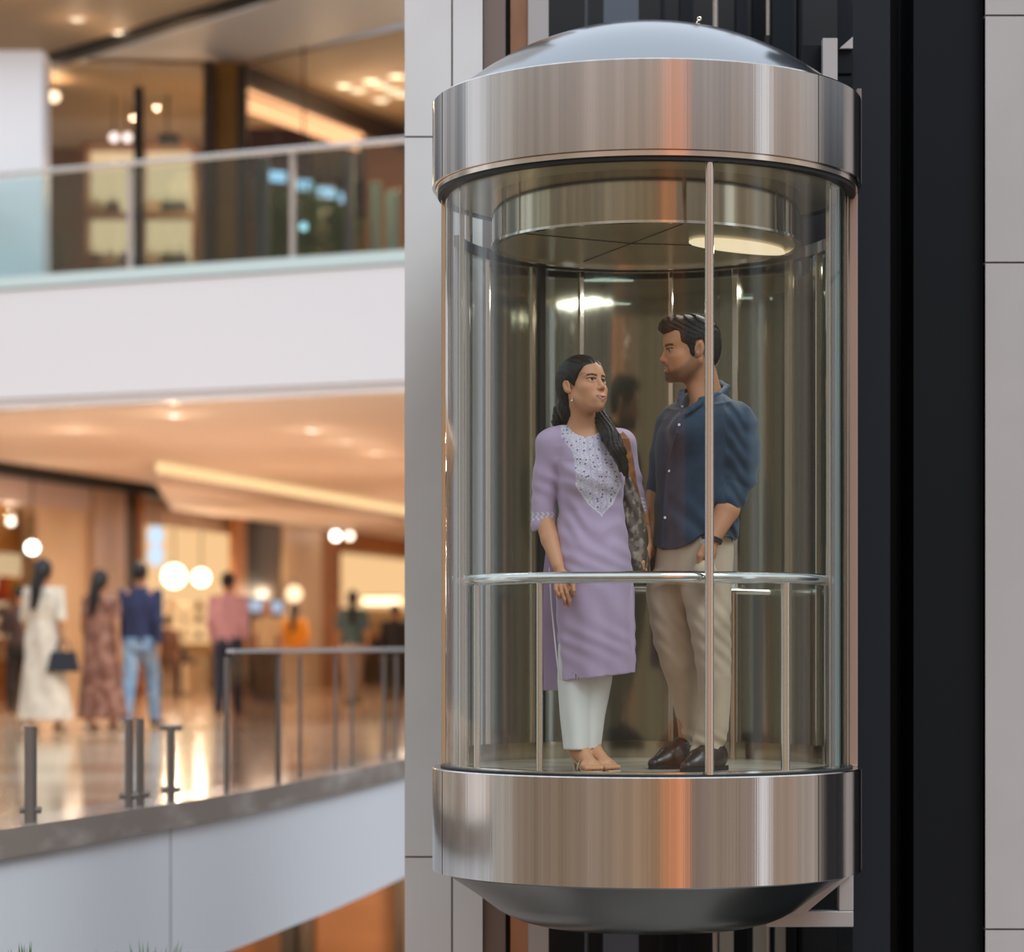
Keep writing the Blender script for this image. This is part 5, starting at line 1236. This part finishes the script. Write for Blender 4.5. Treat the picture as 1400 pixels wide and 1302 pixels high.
# slim mannequins and glass cases behind the upper railing
for k, (px0, px1, py0, py1, m, lab) in enumerate(((303,330,222,352,mat('cloth_grey1',(.25,.25,.30),.7),'grey fabric banner hanging behind the upper railing by the gold panel'),(348,368,215,352,mat('cloth_grey2',(.22,.27,.30),.7),'blue grey fabric banner hanging behind the upper railing by the plants'),(470,484,212,345,mat('cloth_grey3',(.30,.30,.33),.6),'narrow grey banner hanging right of the plants'),(505,520,250,345,mat('cloth_teal',(.30,.42,.42),.5),'left pale teal banner by the stone pillar'),(527,545,262,345,mat('cloth_teal2',(.32,.45,.48),.5),'right pale teal banner by the stone pillar'))):
    Y = 32.15+k*.12 if k < 3 else 33+k*.3; t = thing('fabric_banner', P((px0+px1)/2,py1,Y)*V(1,1,0)+V(0,0,SZ), lab, 'banner', 'fabric banners on the upper level')
    n = 12; f = []; bk = []
    for zz in (Z_(py1,Y), Z_(py0,Y)):
        for i in range(n+1): x = X_(px0+(px1-px0)*i/n,Y); f.append(V(x,Y+.03*sin(i*1.7),zz)); bk.append(V(x,Y+.03*sin(i*1.7)+.01,zz))
    vs = f+bk; Nn = len(f); fs = [(i,i+1,n+2+i,n+1+i) for i in range(n)]+[(Nn+i,Nn+n+1+i,Nn+n+2+i,Nn+i+1) for i in range(n)]+[(i,Nn+i,Nn+i+1,i+1) for i in range(n)]+[(n+1+i,n+2+i,Nn+n+2+i,Nn+n+1+i) for i in range(n)]+[(0,n+1,Nn+n+1,Nn),(n,Nn+n,Nn+2*n+1,2*n+1)]
    obj('cloth', MB().add(vs, fs), m, t, smooth=True); obj('stand', MB().tube([V(X_((px0+px1)/2,Y),Y+.07,SZ),V(X_((px0+px1)/2,Y),Y+.07,Z_(py0,Y)+.03)], .02, 8).tube([V(X_(px0,Y),Y+.07,Z_(py0,Y)+.02),V(X_(px1,Y),Y+.07,Z_(py0,Y)+.02)], .015, 8), CHROME, t)
lampball('case_lamp', 415, 310, 31.2, .05, emis('cyanlamp',(.5,.9,1.0),1.5), 'small cyan glowing lamp behind the upper glass railing', up=2.2)
for x, y, e in ((-4.3,33.5,90),(-2.5,34.5,90),(-1.2,33,80),(-4.9,36.0,60)):  # added warm fill for the upper shops, no fixtures there
    l = warm(x, y, 6.0, e*.42, (1,.66,.36), .2)
# tall palms rising from the lower hall, only their tips show
for k, (px, Y, top) in enumerate(((35,10.2,1280),(205,11.3,1281))):
    c = V(X_(px,Y),Y,-7.0); zt = Z_(top,Y); t = thing('palm_plant', c, ['tips of a dark palm at the bottom left corner','wider fan of palm leaf tips at the bottom, right of the corner palm'][k], 'plant', 'palms rising from the lower hall')
    f = MB()
    for i in range(34 if k else 16):
        a = rng.uniform(0,2*pi); sp_r = rng.uniform(.02,.28 if k else .10); h0 = zt-.55; tip = c*V(1,1,0)+V(cos(a)*sp_r, sin(a)*sp_r, zt-rng.uniform(0,.06)-sp_r*.12); b0 = c*V(1,1,0)+V(0,0,h0); w = np.cross(tip-b0, V(0,1,0)); w /= np.linalg.norm(w); mid = b0*.45+tip*.55+V(0,0,.03)
        f.add([b0, mid+w*.010, tip, mid-w*.010, mid+V(0,-.004,0)], [(0,1,4),(1,2,4),(2,3,4),(3,0,4)])
    obj('fronds', f, LEAF, t); obj('trunk', MB().tube([c+V(0,0,.3), c*V(1,1,0)+V(0,0,zt-.5)], [.09,.05], 12), POT, t, smooth=True); obj('pot', MB().lathe([(.001,0),(.30,0),(.38,.5),(.34,.5),(.33,.45),(.001,.45)], c, seg=24), POT, t)
for x, y, z, e in ((-3,27,-3.2,260),(-1,28,-3.0,200)): warm(x, y, z, e, (1,.6,.32), .2)

# ================================================================== BACKGROUND: PEOPLE
CM = {}
def cloth(name, col, n2=None, sc=(8,8,8), lo=.45, hi=.6):
    if name not in CM: CM[name] = mat(name, col, .8, noise=(sc, n2 or tuple(c*.85 for c in col), lo, hi))
    return CM[name]
SKC = (.42,.20,.11)
def walker(px, Y, H_, label, top, bottom, style, hair='long', yaw=0, stride=.16, sleeve=.5, h=.013, facing=1, skip=()):
    """facing=1: back to the viewer"""
    s = H_/1.70; x0 = X_(px,Y); t = thing('person', (x0,Y,FZ), label, 'person'); cy_, sy_ = cos(yaw), sin(yaw)
    def q(x,y,z): y *= facing; return V(x0+(x*cy_-y*sy_)*s, Y+(x*sy_+y*cy_)*s, FZ+z*s)
    R = np.array([[cy_,-sy_,0],[sy_,cy_,0],[0,0,1]]); st = stride
    B = Ops(); kk = dict(k=.03*s)
    B.ell(q(0,.01,1.585), V(.077,.096,.118)*s, R, **kk); B.cap(q(0,-.01,1.40), q(0,0,1.50), .052*s, .052*s, **kk); B.ell(q(0,.09,1.565), V(.018,.025,.02)*s, R, **kk)
    for e in (-1,1): B.ell(q(.080*e,.0,1.57), V(.010,.018,.030)*s, R, k=.008)
    B.cap(q(-.13,0,1.37), q(.13,0,1.37), .05*s, .05*s, **kk); B.cap(q(0,0,1.30), q(0,0,.95), .09*s, .09*s, **kk)
    for e in (-1,1):
        sw = .10*e*(st/.16)
        B.chain([q(.185*e,0,1.37), q(.215*e,-.02-sw*.4,1.10), q(.225*e,.04-sw,.87)], [.042*s,.034*s,.024*s], k=.03*s)
        B.ell(q(.228*e,.05-sw*1.1,.80), V(.020,.035,.055)*s, R, k=.02*s); 
        for f_ in range(4): B.cap(q(.228*e,.03-sw*1.15+.018*f_,.765), q(.226*e,.035-sw*1.2+.018*f_,.70), .009*s, .008*s, k=.006)
        B.cap(q(.222*e,.08-sw*1.1,.80), q(.212*e,.10-sw*1.1,.755), .011*s, .009*s, k=.01)
        fy = st*e
        B.chain([q(.085*e,0,.90), q(.085*e,fy*.5+.03,.48), q(.085*e,fy,.09)], [.07*s,.045*s,.032*s], k=.03*s)
        B.cap(q(.085*e,fy-.03,.05), q(.090*e,fy+.14,.03), .032*s, .028*s, k=.02*s)
    sdf_obj('body', B, SKIN, t, h=h*.85, colf=lambda v: np.tile(np.array(SKC), (len(v),1)))
    Hh = Ops(); Hh.ell(q(0,-.012,1.60), V(.086,.102,.115)*s, R, **kk)
    if hair == 'long': Hh.chain([q(0,-.075,1.56), q(-.02,-.12,1.42), q(-.03,-.135,1.22), q(-.02,-.125,1.08)], [.065*s,.055*s,.045*s,.02*s], k=.03*s)
    if hair == 'bun': Hh.ell(q(0,-.11,1.60), V(.05,.045,.05)*s, R, **kk)
    F = R@V(0,facing,0); Ch = q(0,0,1.60)
    Hh.cut(lambda X,Y_,Z: np.minimum(((X-Ch[0])*F[0]+(Y_-Ch[1])*F[1])-.035*s+(Ch[2]-Z)*.5, (Ch[2]+.04*s)-Z) if hair != 'short' else np.minimum(((X-Ch[0])*F[0]+(Y_-Ch[1])*F[1])+(Ch[2]-Z)*.8, (Ch[2]+.04*s)-Z))
    if hair == 'short': Hh.cut(lambda X,Y_,Z: (Ch[2]-.085*s)-Z)
    sdf_obj('hair', Hh, HAIR, t, h=h*.8)
    T_ = Ops(); fo = lambda X,Y_,Z,A: .008*s*np.sin(A*6+Z*7)
    r_ = lambda z, a, b, dx=0, dy=0: (q(dx,dy,z)[2], q(dx,dy,z)[0], q(dx,dy,z)[1], a*s, b*s)
    if style == 'dress':
        rows = [r_(.13,.27,.20,.02),r_(.40,.235,.17,.01),r_(.75,.20,.14),r_(.95,.185,.135),r_(1.10,.145,.11),r_(1.25,.16,.12),r_(1.38,.165,.10),r_(1.43,.10,.07)]
    elif hair == 'short':
        rows = [r_(.86,.165,.12),r_(1.05,.152,.115),r_(1.25,.178,.122),r_(1.35,.168,.10),r_(1.41,.11,.075),r_(1.45,.07,.06)]
    else:
        rows = [r_(.88,.175,.13),r_(1.10,.145,.11),r_(1.25,.16,.12),r_(1.38,.165,.10),r_(1.43,.10,.07)]
    T_.col(rows, yaw, k=.03, fold=fo)
    for e in (-1,1):
        sw = .10*e*(st/.16); sx = .165 if hair != 'short' else .185
        a = q(sx*e,0,1.375); b = q(.215*e,-.02-sw*.4,1.10); c = q(.225*e,.04-sw,.87); L1 = min(sleeve*2,1); pb = a+(b-a)*L1
        T_.cap(a, pb, (.060 if hair != 'short' else .056)*s, (.056 if sleeve <= .5 else .050)*s, k=.03)
        if sleeve > .5: T_.cap(b, b+(c-b)*(sleeve*2-1), .050*s, .040*s, k=.02)
    sdf_obj('dress' if style == 'dress' else 'shirt', T_, top, t, h=h)
    if style != 'dress':
        G_ = Ops(); G_.col([r_(.78,.165,.12),r_(.92,.165,.125)], yaw, k=.02)
        for e in (-1,1):
            fy = st*e; G_.chain([q(.085*e,0,.86), q(.088*e,fy*.5+.03,.50), q(.088*e,fy-.005,.09)], [.098*s,.072*s,.058*s], k=.02)
        G_.disp(lambda X,Y_,Z: .004*np.sin(Z*40+X*50)); sdf_obj('trousers', G_, bottom, t, h=h)
    for e in (-1,1):
        fy = st*e; so_ = Ops(); so_.cap(q(.088*e,fy-.04,.045), q(.092*e,fy+.16,.035), .044*s, .036*s, k=.02); so_.cut(lambda X,Y_,Z: (FZ+.006)-Z); sdf_obj('shoe', so_, SHOEB if style != 'dress' else SANDAL, t, h=.012)
    return t, q
w1, q1 = walker(60, 24.4, 1.66, 'woman walking away in a long white dress, long dark ponytail, black handbag on her arm', cloth('ivory_dress',(.66,.58,.46)), None, 'dress', 'long', radians(-18), .14, .45)
w2, q2 = walker(138, 25.2, 1.58, 'woman walking away in a long brown patterned dress with a ponytail', cloth('brown_dress',(.16,.06,.035),(.34,.17,.12),(14,14,9)), None, 'dress', 'long', radians(-20), .12, .25)
w3, q3 = walker(192, 26.3, 1.69, 'man walking away in a dark navy shirt and light blue jeans', cloth('navy_shirt',(.020,.026,.075)), cloth('light_jeans',(.16,.27,.40),(.26,.36,.46)), 'pants', 'short', radians(-12), .19, .95)
w4, q4 = walker(312, 30.6, 1.71, 'man walking away in a pink shirt and dark blue jeans', cloth('pink_shirt',(.52,.27,.30)), cloth('dark_jeans',(.012,.022,.05)), 'pants', 'short', radians(-8), .12, .85)
w5, q5 = walker(365, 36.5, 1.45, 'small person in a beige shirt facing the camera beside the pink shirted man', cloth('beige_shirt',(.50,.36,.22)), cloth('brown_pants',(.14,.09,.06)), 'pants', 'short', 0, .10, .35, facing=-1)
w6, q6 = walker(403, 37.5, 1.44, 'person with long dark hair and a mustard orange top, seen from behind', cloth('orange_top',(.70,.27,.02)), cloth('white_pants',(.55,.45,.36)), 'pants', 'long', 0, .10, .5)
w7, q7 = walker(482, 36.0, 1.60, 'woman in a dark teal short sleeved top with a long ponytail, walking away', cloth('teal_top',(.045,.085,.095)), cloth('pale_pants',(.40,.30,.25)), 'pants', 'long', radians(10), .12, .4)
w8, q8 = walker(540, 36.5, 1.42, 'person in a black top at the right beside the stone pillar', cloth('black_top',(.010,.010,.012)), cloth('black_pants',(.012,.012,.014)), 'pants', 'short', 0, .08, .9)
w9, q9 = walker(229, 39.5, 1.28, 'small person in dark brown by the lit shop, right of the navy shirt', cloth('darkbrown_top',(.10,.04,.02)), cloth('brown_pants2',(.10,.05,.03)), 'pants', 'short', 0, .05, .6)
w10, q10 = walker(27, 31.5, 1.58, 'person in black trousers mostly hidden behind the woman in the white dress', cloth('charcoal_top',(.05,.03,.03)), cloth('black_pants3',(.012,.010,.010)), 'pants', 'short', 0, .12, .6)
c = q1(.245,-.06,.60); hbg = handbag(c, .30, mat('black_leather',(.008,.010,.014),.35), label='black handbag carried by the woman in the white dress', name='handbag')
